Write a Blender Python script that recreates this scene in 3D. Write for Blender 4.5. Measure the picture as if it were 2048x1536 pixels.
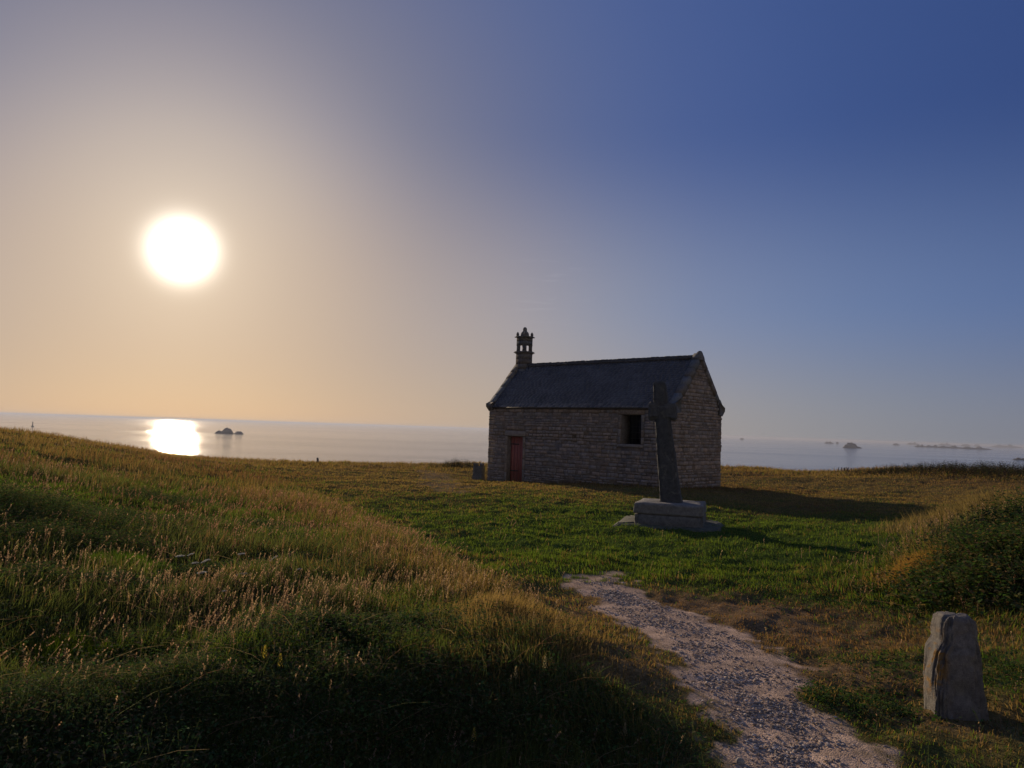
import bpy, bmesh, math, random
import numpy as np
from mathutils import Vector, Matrix

for o in list(bpy.data.objects):
    bpy.data.objects.remove(o)
R = math.radians
scene = bpy.context.scene
C = scene.collection
rng = np.random.default_rng(7)
random.seed(7)

# ------------------------------------------------------------------ camera
F = 1500.0
ROLL = math.atan(.0325)
PITCH = math.atan(90.8 * math.cos(ROLL) / F)
EYE = np.array([0, 0, 1.65])
cam_f = np.array([0, math.cos(PITCH), math.sin(PITCH)])
_r0 = np.array([1., 0, 0]); _u0 = np.cross(_r0, cam_f)
cam_r = _r0 * math.cos(ROLL) + _u0 * math.sin(ROLL)
cam_u = _u0 * math.cos(ROLL) - _r0 * math.sin(ROLL)
cam = bpy.data.cameras.new('camera')
cam.sensor_width = 36; cam.lens = 36 * F / 2048
cam.clip_start = .05; cam.clip_end = 120000
co = bpy.data.objects.new('camera', cam); C.objects.link(co)
M3 = Matrix((cam_r.tolist(), cam_u.tolist(), (-cam_f).tolist())).transposed()
co.matrix_world = Matrix.Translation(Vector(EYE.tolist())) @ M3.to_4x4()
scene.camera = co

# ------------------------------------------------------------------ light
SUN_AZ, SUN_EL = R(-24.24), R(11.7)          # azimuth from +Y, towards +X positive
sun_dir = (math.sin(SUN_AZ) * math.cos(SUN_EL), math.cos(SUN_AZ) * math.cos(SUN_EL), math.sin(SUN_EL))
sl = bpy.data.lights.new('sun', 'SUN'); sl.energy = 4.3; sl.angle = R(.6); sl.color = (1, .79, .56)
so = bpy.data.objects.new('sun', sl); C.objects.link(so)
so.rotation_euler = Vector(sun_dir).to_track_quat('Z', 'Y').to_euler()

world = bpy.data.worlds.new("World"); scene.world = world; world.use_nodes = True
wn = world.node_tree; wn.nodes.clear()
def WN(t, **k):
    n = wn.nodes.new(t)
    for a, b in k.items(): setattr(n, a, b)
    return n
sky = WN('ShaderNodeTexSky', sky_type='NISHITA', sun_disc=False, sun_elevation=SUN_EL, sun_rotation=SUN_AZ,
         altitude=20, air_density=1.0, dust_density=1.0, ozone_density=3.0)
geo = WN('ShaderNodeNewGeometry')
def vmath(op, a, b=None):
    n = WN('ShaderNodeVectorMath', operation=op)
    for i, v in enumerate((a, b)):
        if v is None: continue
        if isinstance(v, tuple): n.inputs[i].default_value = v
        elif hasattr(v, 'links') or hasattr(v, 'is_linked'): wn.links.new(v, n.inputs[i])
    return n
def wmath(op, a, b=None, clamp=False):
    n = WN('ShaderNodeMath', operation=op, use_clamp=clamp)
    for i, v in enumerate((a, b)):
        if v is None: continue
        if isinstance(v, (int, float)): n.inputs[i].default_value = v
        else: wn.links.new(v, n.inputs[i])
    return n.outputs[0]
tc = WN('ShaderNodeTexCoord')
dirv = vmath('NORMALIZE', tc.outputs['Generated']).outputs[0]
dot = vmath('DOT_PRODUCT', dirv, tuple(sun_dir)).outputs['Value']
ang = wmath('ARCCOSINE', wmath('MINIMUM', dot, .999999))        # angle from the sun, radians
sep = WN('ShaderNodeSeparateXYZ'); wn.links.new(dirv, sep.inputs[0])
elev = wmath('ARCSINE', sep.outputs['Z'])
def ramp(val, stops, scale):
    n = WN('ShaderNodeValToRGB'); wn.links.new(wmath('DIVIDE', val, scale, True), n.inputs[0])
    e = n.color_ramp.elements
    while len(e) > 1: e.remove(e[-1])
    e[0].position = stops[0][0]; e[0].color = (*stops[0][1], 1)
    for p, c in stops[1:]:
        x = e.new(p); x.color = (*c, 1)
    n.color_ramp.interpolation = 'B_SPLINE'
    return n.outputs[0]
def S(*c):                                                        # sRGB 0-255 -> linear
    return tuple(((v / 255) / 12.92 if v / 255 <= .04045 else ((v / 255 + .055) / 1.055) ** 2.4) for v in c)
# upper air: colour by angle from the sun; air near the horizon: the same, paler and warmer; both weighted by elevation; far stops, behind the camera and unseen, brightened as added fill light
D = lambda d: d / 180
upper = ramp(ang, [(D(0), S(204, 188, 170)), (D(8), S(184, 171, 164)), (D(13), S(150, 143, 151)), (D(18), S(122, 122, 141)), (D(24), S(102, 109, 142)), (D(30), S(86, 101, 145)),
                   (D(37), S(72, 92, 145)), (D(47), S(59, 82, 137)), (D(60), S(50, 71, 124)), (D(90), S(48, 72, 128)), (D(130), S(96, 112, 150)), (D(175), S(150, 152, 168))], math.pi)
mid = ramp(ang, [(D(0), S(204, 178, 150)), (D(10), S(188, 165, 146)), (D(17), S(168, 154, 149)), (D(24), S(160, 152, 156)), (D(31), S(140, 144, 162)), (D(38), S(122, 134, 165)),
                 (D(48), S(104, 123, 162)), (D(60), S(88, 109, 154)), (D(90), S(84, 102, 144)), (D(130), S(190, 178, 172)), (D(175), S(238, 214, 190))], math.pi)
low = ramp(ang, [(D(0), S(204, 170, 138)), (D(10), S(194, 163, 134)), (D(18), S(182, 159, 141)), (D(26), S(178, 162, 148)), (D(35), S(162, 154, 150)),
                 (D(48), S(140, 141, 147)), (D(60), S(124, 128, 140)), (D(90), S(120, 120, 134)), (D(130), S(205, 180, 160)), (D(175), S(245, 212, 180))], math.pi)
def band(a, b, lo, hi):
    k = WN('ShaderNodeMapRange', interpolation_type='SMOOTHSTEP'); wn.links.new(elev, k.inputs['Value'])
    k.inputs['From Min'].default_value = R(lo); k.inputs['From Max'].default_value = R(hi)
    t = WN('ShaderNodeMix', data_type='RGBA'); wn.links.new(k.outputs[0], t.inputs['Factor'])
    wn.links.new(a, t.inputs['A']); wn.links.new(b, t.inputs['B']); return t
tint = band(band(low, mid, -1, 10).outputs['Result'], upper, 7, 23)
# aureole round the sun
def gauss(sig, amp, col):
    q = wmath('DIVIDE', ang, R(sig)); g = wmath('MULTIPLY', wmath('EXPONENT', wmath('MULTIPLY', wmath('MULTIPLY', q, q), -1.0)), amp)
    m = vmath('SCALE', tuple(col)); wn.links.new(g, m.inputs['Scale']); return m.outputs[0]
SKYMIX = .05
mixn = WN('ShaderNodeMix', data_type='RGBA')                    # the physical sky and the tinted sky colours, added fill behind the camera included
nis = vmath('SCALE', sky.outputs[0]); nis.inputs['Scale'].default_value = 1.0
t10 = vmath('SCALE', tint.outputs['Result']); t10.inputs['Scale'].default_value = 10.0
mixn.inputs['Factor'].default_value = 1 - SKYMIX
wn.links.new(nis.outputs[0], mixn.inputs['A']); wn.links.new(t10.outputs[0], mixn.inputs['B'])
a1 = vmath('ADD', gauss(1.58, 45, (1, .93, .80)), gauss(5.0, 1.3, (1, .88, .68))).outputs[0]
tot = vmath('ADD', mixn.outputs['Result'], a1).outputs[0]
_w = cam_f + cam_r * (1105 - 1024) / F - cam_u * (575 - 768) / F; _w = _w / np.linalg.norm(_w)
wd = wmath('DIVIDE', wmath('ARCCOSINE', wmath('MINIMUM', vmath('DOT_PRODUCT', dirv, tuple(float(v) for v in _w)).outputs['Value'], .9999999)), R(3.2))
wmp = WN('ShaderNodeMapping'); wn.links.new(dirv, wmp.inputs['Vector']); wmp.inputs['Scale'].default_value = (22, 22, 230)
wns = WN('ShaderNodeTexNoise'); wn.links.new(wmp.outputs[0], wns.inputs['Vector']); wns.inputs['Scale'].default_value = 1.0; wns.inputs['Detail'].default_value = 4
wmr = WN('ShaderNodeMapRange'); wn.links.new(wns.outputs[0], wmr.inputs['Value'])
for a_, b_ in (('From Min', .56), ('From Max', .72), ('To Min', 0.), ('To Max', .22)): wmr.inputs[a_].default_value = b_
wamt = wmath('MULTIPLY', wmr.outputs[0], wmath('EXPONENT', wmath('MULTIPLY', wmath('MULTIPLY', wd, wd), -1.0)))
wsc = vmath('SCALE', (1.0, .95, .95)); wn.links.new(wamt, wsc.inputs['Scale'])
tot = vmath('ADD', tot, wsc.outputs[0]).outputs[0]
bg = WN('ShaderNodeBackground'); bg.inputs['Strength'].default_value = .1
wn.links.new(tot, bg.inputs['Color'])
wo = WN('ShaderNodeOutputWorld'); wn.links.new(bg.outputs[0], wo.inputs['Surface'])

scene.view_settings.view_transform = 'Standard'; scene.view_settings.look = 'None'
scene.view_settings.exposure = 0; scene.view_settings.gamma = 1
scene.cycles.max_bounces = 6; scene.cycles.transparent_max_bounces = 8
scene.cycles.volume_bounces = 0

# ------------------------------------------------------------------ helpers
def tag(o, label=None, cat=None, group=None, kind=None):
    if label: o['label'] = label
    if cat: o['category'] = cat
    if group: o['group'] = group
    if kind: o['kind'] = kind
    return o
def empty(name, loc, rz=0):
    o = bpy.data.objects.new(name, None); C.objects.link(o); o.location = loc; o.rotation_euler = (0, 0, rz); return o
def npmesh(name, verts, faces, mat, parent=None, colors=None, smooth=False):
    """faces: (n,3) or (n,4) array or a list of such arrays"""
    me = bpy.data.meshes.new(name)
    fl = faces if isinstance(faces, list) else [faces]
    fl = [np.asarray(f, dtype=np.int32) for f in fl if len(f)]
    verts = np.asarray(verts, dtype=np.float32)
    loops = np.concatenate([f.ravel() for f in fl])
    sizes = np.concatenate([np.full(len(f), f.shape[1], np.int32) for f in fl])
    starts = np.concatenate([[0], np.cumsum(sizes)[:-1]]).astype(np.int32)
    me.vertices.add(len(verts)); me.vertices.foreach_set('co', verts.ravel())
    me.loops.add(len(loops)); me.loops.foreach_set('vertex_index', loops)
    me.polygons.add(len(sizes)); me.polygons.foreach_set('loop_start', starts)
    me.update(calc_edges=True)
    if smooth: me.polygons.foreach_set('use_smooth', np.ones(len(sizes), bool))
    if colors is not None:
        at = me.color_attributes.new('col', 'FLOAT_COLOR', 'POINT')
        c = np.ones((len(verts), 4), np.float32); c[:, :3] = colors; at.data.foreach_set('color', c.ravel())
    me.materials.append(mat)
    o = bpy.data.objects.new(name, me); C.objects.link(o)
    if parent is not None: o.parent = parent
    return o
class MB:
    """collects vertices, faces, colours for one mesh"""
    def __init__(s): s.v = []; s.f3 = []; s.f4 = []; s.c = []
    def add(s, vs, fs, col=(.3, .3, .3)):
        b = len(s.v); s.v += [tuple(map(float, v)) for v in vs]
        s.c += [col] * len(vs) if not isinstance(col, list) else col
        for f in fs: (s.f3 if len(f) == 3 else s.f4).append([b + i for i in f])
    def box(s, x0, x1, y0, y1, z0, z1, col=(.3, .3, .3), j=0, ch=0):
        vs = [[x, y, z] for z in (z0, z1) for y in (y0, y1) for x in (x0, x1)]
        if j: vs = [[c + random.uniform(-j, j) for c in v] for v in vs]
        s.add(vs, [(0, 2, 3, 1), (4, 5, 7, 6), (0, 1, 5, 4), (2, 6, 7, 3), (0, 4, 6, 2), (1, 3, 7, 5)], col)
    def tube(s, pts, rad, n=6, col=(.2, .2, .2)):
        pts = [Vector(p) for p in pts]; rings = []
        rad = rad if isinstance(rad, (list, tuple)) else [rad] * len(pts)
        vs = []
        for i, p in enumerate(pts):
            t = (pts[min(i + 1, len(pts) - 1)] - pts[max(i - 1, 0)]).normalized()
            u = t.orthogonal().normalized(); w = t.cross(u)
            for k in range(n):
                a = 2 * math.pi * k / n; vs.append(p + (u * math.cos(a) + w * math.sin(a)) * rad[i])
        fs = [(i * n + k, i * n + (k + 1) % n, (i + 1) * n + (k + 1) % n, (i + 1) * n + k) for i in range(len(pts) - 1) for k in range(n)]
        b = len(pts) * n; vs.append(pts[-1]); vs.append(pts[0])
        fs += [(b - n + k, b - n + (k + 1) % n, b) for k in range(n)] + [((k + 1) % n, k, b + 1) for k in range(n)]
        s.add(vs, fs, col)
    def sag(s):
        s.v = [(x, y, z - .03 * (1 - x / CL) * min(max((z - HE) / (HR - HE), 0), 1.1)) for x, y, z in s.v]; return s
    def build(s, name, mat, parent=None, smooth=False):
        fl = []
        if s.f3: fl.append(np.array(s.f3))
        if s.f4: fl.append(np.array(s.f4))
        return npmesh(name, np.array(s.v), fl, mat, parent, np.array(s.c), smooth)

# numpy value noise
def _hash(ix, iy, seed):
    h = (ix.astype(np.int64) * 374761393 + iy.astype(np.int64) * 668265263 + seed * 974711) & 0xffffffff
    h = ((h ^ (h >> 13)) * 1274126177) & 0xffffffff
    return ((h ^ (h >> 16)) & 0xffff) / 65535.0
def vnoise(x, y, seed=0):
    ix = np.floor(x); iy = np.floor(y); fx = x - ix; fy = y - iy
    fx = fx * fx * (3 - 2 * fx); fy = fy * fy * (3 - 2 * fy)
    a = _hash(ix, iy, seed); b = _hash(ix + 1, iy, seed); c = _hash(ix, iy + 1, seed); d = _hash(ix + 1, iy + 1, seed)
    return (a * (1 - fx) + b * fx) * (1 - fy) + (c * (1 - fx) + d * fx) * fy
def fbm(x, y, seed=0, octs=4):
    s = 0; a = .5; t = 0
    for i in range(octs):
        s = s + a * vnoise(x * 2 ** i + 13.7 * i, y * 2 ** i - 7.1 * i, seed + i); t += a; a *= .5
    return s / t
def sstep(a, b, x):
    t = np.clip((x - a) / (b - a), 0, 1); return t * t * (3 - 2 * t)

# ------------------------------------------------------------------ terrain
def raydir(x, y):
    d = cam_f + cam_r * (x - 1024) / F - cam_u * (y - 768) / F
    return d
def P(x, y, z=None, Y=None):
    d = raydir(x, y)
    t = Y / d[1] if Y is not None else (z - 1.65) / d[2]
    return EYE + d * t
ctrl = [P(1620, 1536, z=0.), P(1420, 1330, z=-.01), P(1240, 1165, z=-.07), P(1330, 1250, z=-.03), P(1380, 1055, z=-.15),
        P(1100, 1010, z=-.24), P(1550, 1040, z=-.18), P(1600, 1180, z=-.08), P(1700, 1350, z=.0), P(1905, 1440, z=.02), P(1780, 1480, z=.01),
        np.array([5.93, 27, -.27]), np.array([-.98, 33.4, -.66]), np.array([8.36, 29.6, -.33]), np.array([1.45, 36, -.72]), np.array([1.9, 29.3, -.40]),
        P(0, 859, Y=32), P(200, 888, Y=36), P(400, 918, Y=42), P(550, 925, Y=45), P(800, 927, Y=47), P(900, 930, Y=47),
        P(1480, 936, Y=45), P(1650, 945, Y=42), P(1850, 935, Y=40), P(2048, 942, Y=36),
        P(0, 1000, z=.50), P(0, 1150, z=.36), P(0, 1290, z=.27), P(0, 1420, z=.22), P(200, 1470, z=.2), P(0, 1536, z=.18),
        P(250, 1000, z=.22), P(250, 1150, z=.24), P(200, 1300, z=.25), P(400, 1410, z=.22), P(400, 1536, z=.14),
        P(600, 980, z=-.22), P(560, 1060, z=.02), P(700, 1130, z=.14), P(880, 1220, z=.2), P(1020, 1290, z=.22),
        P(620, 1200, z=.18), P(620, 1365, z=.23), P(850, 1355, z=.22), P(850, 1500, z=-.03), P(1080, 1370, z=.2), P(1120, 1500, z=-.02), P(1250, 1420, z=.05), P(1180, 1330, z=.12),
        P(850, 1060, z=-.18), P(980, 1120, z=-.1), P(1060, 1190, z=-.04), P(1180, 1250, z=-.02), P(750, 960, z=-.38), P(330, 950, z=.1),
        P(1900, 1000, z=-.15), P(1750, 990, z=-.22), P(1950, 1110, z=.3), P(2048, 1090, z=.45), P(1830, 1120, z=.12), P(2048, 1260, z=.12), P(1800, 1190, z=-.02),
        P(2048, 1000, z=.0), P(2048, 1400, z=.05), np.array([0, 1.5, 0]), np.array([1.3, 1, 0]), np.array([-1.3, 1, 0.])]
ctrl = np.array(ctrl)
def logpol(x, y):
    d = np.hypot(x, y); th = np.arctan2(x, y)
    return np.clip(th, -R(52), R(52)) * 1.6, np.log(np.clip(d, 1.4, 60))
cu, cv = logpol(ctrl[:, 0], ctrl[:, 1])
def tps(r2): return .5 * r2 * np.log(r2 + 1e-9)
_n = len(ctrl)
_A = np.zeros((_n + 3, _n + 3))
_A[:_n, :_n] = tps((cu[:, None] - cu) ** 2 + (cv[:, None] - cv) ** 2) + np.eye(_n) * 2e-3
_A[:_n, _n] = 1; _A[:_n, _n + 1] = cu; _A[:_n, _n + 2] = cv; _A[_n:, :_n] = _A[:_n, _n:].T
_b = np.zeros(_n + 3); _b[:_n] = ctrl[:, 2]
_w = np.linalg.solve(_A, _b)
edge_pts = sorted([(math.atan2(q[0], q[1]), math.hypot(q[0], q[1])) for q in
                   [P(0, 859, Y=32), P(200, 888, Y=36), P(400, 918, Y=42), P(550, 925, Y=45), P(800, 927, Y=47), P(900, 930, Y=47), P(1480, 936, Y=45), P(1650, 945, Y=42), P(1850, 935, Y=40), P(2048, 942, Y=36)]])
e_th = np.array([e[0] for e in edge_pts]); e_d = np.array([e[1] for e in edge_pts])
OX, OY, OZ, ORZ = -.971, 33.435, -.252, -.7505   # chapel origin (left end of the door wall), rotation
def chap_local(x, y):
    dx, dy = x - OX, y - OY; c, s = math.cos(ORZ), math.sin(ORZ)
    return dx * c + dy * s, -dx * s + dy * c
PATH = None
def height(x, y, detail=True):
    x = np.asarray(x, float); y = np.asarray(y, float); sh = x.shape
    xf, yf = x.ravel(), y.ravel(); out = np.empty(len(xf))
    for s in range(0, len(xf), 40000):
        xs, ys = xf[s:s + 40000], yf[s:s + 40000]
        th = np.arctan2(xs, ys); d = np.hypot(xs, ys)
        de = np.interp(th, e_th, e_d)
        dd = np.minimum(d, de * 1.02); k = dd / np.maximum(d, 1e-6)
        u, v = logpol(xs * k, ys * k)
        z = tps((u[:, None] - cu) ** 2 + (v[:, None] - cv) ** 2) @ _w[:_n] + _w[_n] + _w[_n + 1] * u + _w[_n + 2] * v
        z = np.clip(z, -1.6, 1.4)
        wb = sstep(R(60), R(110), np.abs(th)); z = z * (1 - wb) + .1 * wb
        sd = np.maximum(d - de, 0); z = z - .10 * sd - .016 * sd ** 2
        out[s:s + 40000] = np.maximum(z, -27)
    z = out.reshape(sh)
    if detail:
        d = np.hypot(x, y)
        lx, ly = chap_local(x, y)
        cw = 1 - sstep(.0, 2.0, np.maximum(np.maximum(-lx, lx - 9.4), np.maximum(-ly, ly - 3.6)))
        pw = 1 - sstep(.75, 1.7, pathdist(x, y, PATH)) if PATH is not None else 0
        amp = (1 - .6 * cw) * (1 - .85 * pw)
        lawn = sstep(7.5, 11, d)
        z = z + amp * ((fbm(x * .9, y * .9, 3, 3) - .5) * (.14 + .22 * (1 - lawn) * (1 - pw) * sstep(R(12), R(-4), np.arctan2(x, y))) + (fbm(x * 3.1, y * 3.1, 9, 3) - .5) * (.09 + .03 * lawn) + (fbm(x * 9, y * 9, 21, 2) - .5) * .03)
        z = z + (fbm(x * .16, y * .16, 31, 3) - .5) * .42 * sstep(30, 40, d) * (1 - cw)
        z = z + pw * (fbm(x * 6, y * 6, 41, 3) - .5) * .014
    return z
def hit(x, y):
    d = raydir(x, y); d = d / math.hypot(d[0], d[1])
    t = np.exp(np.linspace(math.log(1.5), math.log(75), 900))
    q = EYE + d * t[:, None]
    below = q[:, 2] < height(q[:, 0], q[:, 1], False)
    i = int(np.argmax(below)) if below.any() else len(t) - 1
    return q[i]
# path outline, walked along the worn ground in the grass
_pl = [(1640, 1620, 175), (1632, 1536, 158), (1560, 1460, 146), (1500, 1390, 128), (1440, 1320, 118), (1372, 1265, 104), (1290, 1225, 72), (1232, 1190, 46), (1212, 1168, 66), (1225, 1152, 78)]
PATH = []
for (px, py, hw) in _pl:
    q = hit(px, py); q2 = hit(px + hw, py); PATH.append((q[0], q[1], math.hypot(q2[0] - q[0], q2[1] - q[1])))
PATH = np.array(PATH)
q0 = PATH[0]; PATH = np.vstack([[q0[0] + (.3), q0[1] - 2.5, q0[2]], [q0[0] + .1, q0[1] - .8, q0[2]], PATH])
def pathdist(x, y, PL):
    best = np.full(np.shape(x), 9.)
    for i in range(len(PL) - 1):
        ax, ay, aw = PL[i]; bx, by, bw = PL[i + 1]
        vx, vy = bx - ax, by - ay; t = np.clip(((x - ax) * vx + (y - ay) * vy) / (vx * vx + vy * vy), 0, 1)
        dd = np.hypot(x - ax - vx * t, y - ay - vy * t) / (aw + (bw - aw) * t)
        best = np.minimum(best, dd)
    return best
FAR = []
for (px, py, hw) in [(905, 985, 30), (880, 965, 34), (868, 950, 26), (850, 940, 20)]:
    q = hit(px, py); q2 = hit(px + hw, py); FAR.append((q[0], q[1], math.hypot(q2[0] - q[0], q2[1] - q[1])))
FAR = np.array(FAR)
def pathmask(x, y):
    n = (fbm(x * 2.3, y * 2.3, 51, 5) - .5) * (1.3 + 1.5 * sstep(6.8, 9, np.hypot(x, y))) + (fbm(x * 11, y * 11, 53, 3) - .5) * .8
    a = 1 - sstep(.70, 1.15, pathdist(x, y, PATH) + n * 1.05)
    a = a * (1 - .45 * sstep(8.6, 10., np.hypot(x, y)))
    b = (1 - sstep(.6, 1.1, pathdist(x, y, FAR) + n * .9)) * .22
    return np.maximum(a, b)
def blob(x, y, px, py, rx, ry):
    """soft patch of ground centred where the given sight line meets the land, radii in metres"""
    q = hit(px, py)
    a = math.atan2(q[0], q[1]); c, s = math.cos(a), math.sin(a)
    dx, dy = x - q[0], y - q[1]
    u = dx * c - dy * s; v = dx * s + dy * c
    return np.exp(-((u / rx) ** 2 + (v / ry) ** 2))
def zones(x, y):
    """returns dict of fields: dryness 0..1, grass height m, lushness, redness"""
    d = np.hypot(x, y); th = np.arctan2(x, y)
    n1 = fbm(x * .7, y * .7, 61, 4); n2 = fbm(x * 2.2, y * 2.2, 71, 3); n3 = fbm(x * .25 + 5, y * .25, 81, 3)
    # tall meadow on the left bank; its right edge runs beside the path
    bank = [P_ for P_ in BANK]
    edge = np.interp(d, BANK[:, 1], BANK[:, 0])           # bearing of the bank's right edge at this distance
    tall = 1 - sstep(-.035, .05, th - edge + (n2 - .5) * .08)
    tall = tall * (1 - sstep(24, 40, d) * .6)
    rb = blob(x, y, 1980, 1130, .7, 1.0) + blob(x, y, 2090, 1080, 1.3, 2.2) + .5 * blob(x, y, 1870, 1090, .4, 1.1)
    rb = np.clip(rb * 1.3, 0, 1)
    sh = np.clip(sum(blob(x, y, *b_) for b_ in SHRUB), 0, 1)
    tall = tall * (1 - .85 * sh)
    skyl = sstep(.80, .95, d / np.interp(th, e_th, e_d))
    tall2 = np.clip(np.maximum(tall, rb), 0, 1)
    h = .026 + .042 * n2 + tall2 * (.025 + .15 * np.clip(n1 * 2.2 - .6, 0, 1)) + rb * .24 + skyl * .12
    green = .6 * blob(x, y, 1240, 1050, 5, 6) + .6 * blob(x, y, 1300, 1100, 4, 2.2) + .6 * blob(x, y, 1600, 1080, 4, 4) + .3 * (1 - sstep(5, 7.5, d)) * (1 - sstep(R(-4), R(4), th)) + .7 * blob(x, y, 250, 1130, .9, .6) + .5 * blob(x, y, 20, 1170, .8, .6) \
        + .7 * blob(x, y, 170, 1290, .35, .3) + .5 * blob(x, y, 1700, 1400, .4, .3) + .6 * blob(x, y, 300, 1450, 1.3, .5) + .4 * blob(x, y, 800, 1480, 1.3, .4) + .3 * blob(x, y, 1000, 1040, 4, 5)
    dry = .38 + (n1 - .5) * .9 + (n2 - .5) * .7 + .50 * sstep(17, 28, d) + .55 * blob(x, y, 1560, 1270, 1.4, .9) + .5 * blob(x, y, 1700, 1370, .9, .4) + .45 * blob(x, y, 1150, 1290, .7, .9) \
        + .45 * blob(x, y, 980, 1200, .9, 1.2) + .2 * blob(x, y, 700, 1050, 1.5, 3) + .5 * blob(x, y, 900, 1370, .6, .3) + .4 * blob(x, y, 1380, 1210, 1.5, .6) + .35 * blob(x, y, 1100, 1230, .6, 1.2) + .4 * blob(x, y, 1860, 1090, .7, 1.2) + .2 * skyl
    green = green * np.clip(.15 + 1.5 * fbm(x * .8 + 3, y * 1.3, 501, 4), 0, 1.1)
    dry = np.clip(dry + .10 * (1 - tall) - green * .8 - .22 * tall * (1 - .6 * sstep(9, 16, d)) - .28 * tall * (1 - sstep(R(-17), R(-5), th)) * (1 - sstep(12, 24, d)), 0, 1)
    red = np.clip((n3 - .42) * 2 + .3 * tall * sstep(6, 12, d), 0, 1)
    bare = np.clip(.9 * blob(x, y, 1540, 1250, 1.0, .7) + .9 * blob(x, y, 1420, 1205, 1.1, .5) + .8 * blob(x, y, 1690, 1340, .75, .35) + .6 * blob(x, y, 1280, 1330, .35, .5) + .5 * blob(x, y, 1130, 1215, .6, .7) + .5 * blob(x, y, 1850, 1440, .5, .2), 0, 1) * (1 - sh)
    bare = bare * sstep(.3, .6, n2 + .15)
    gold = np.exp(-((th - edge + .05) / .06) ** 2) * sstep(4.8, 6.2, d) * (1 - sstep(14, 28, d)) + .8 * blob(x, y, 1870, 1110, .5, .9)
    gold = np.clip(gold, 0, 1)
    dry = np.clip(dry + .5 * bare + .55 * gold, 0, 1); h = h * (1 - .6 * bare) * (.6 + .4 * sstep(4.2, 7, d)) + gold * .08
    return dict(gold=gold, bare=bare, dry=dry, h=h, green=np.clip(green, 0, 1), red=red, tall=tall2, n1=n1, n2=n2, rb=rb, sky=skyl, sh=sh)
SHRUB = [(120, 1100, .8, .4), (480, 1060, .5, .4), (30, 1040, 1.1, .9), (300, 1050, .7, .55), (560, 1135, .45, .4), (170, 1190, .7, .3), (340, 1010, .8, .8), (700, 1260, .5, .25), (420, 1160, .5, .3)]
BANK = []
for (px, py) in [(1330, 1500), (1190, 1400), (1130, 1300), (1060, 1240), (920, 1160), (800, 1090), (690, 1030), (600, 985), (560, 950)]:
    q = hit(px, py); BANK.append((math.atan2(q[0], q[1]), math.hypot(q[0], q[1])))
BANK = np.array(sorted(BANK, key=lambda t: t[1])); 
BANK[:, 1] = np.maximum.accumulate(BANK[:, 1] + np.arange(len(BANK)) * 1e-4)

# ------------------------------------------------------------------ materials
def material(name):
    m = bpy.data.materials.new(name); m.use_nodes = True; nt = m.node_tree; nt.nodes.clear()
    out = nt.nodes.new('ShaderNodeOutputMaterial')
    def N(t, ins=None, **k):
        n = nt.nodes.new(t)
        for a, b in k.items(): setattr(n, a, b)
        for a, b in (ins or {}).items():
            if hasattr(b, 'is_linked'): nt.links.new(b, n.inputs[a])
            else: n.inputs[a].default_value = b
        return n
    return m, nt, out, N
def blade_material(name, trans=.5, spec=.06, rough=.55):
    m, nt, out, N = material(name)
    a = N('ShaderNodeAttribute', attribute_name='col')
    d = N('ShaderNodeBsdfDiffuse', {'Color': a.outputs['Color']})
    hs = N('ShaderNodeHueSaturation', {'Color': a.outputs['Color'], 'Saturation': 1.15, 'Value': 1.2})
    t = N('ShaderNodeBsdfTranslucent', {'Color': hs.outputs[0]})
    mx = N('ShaderNodeMixShader', {0: trans, 1: d.outputs[0], 2: t.outputs[0]})
    g = N('ShaderNodeBsdfGlossy', {'Color': (.6, .6, .55, 1), 'Roughness': rough})
    mx2 = N('ShaderNodeMixShader', {0: spec * .12, 1: mx.outputs[0], 2: g.outputs[0]})
    nt.links.new(mx2.outputs[0], out.inputs[0]); return m
grass_m = blade_material('grass_blades', .58)
head_m = blade_material('seed_heads', .6, .1)
leaf_m = blade_material('leaves', .5, .12, .6)

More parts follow.
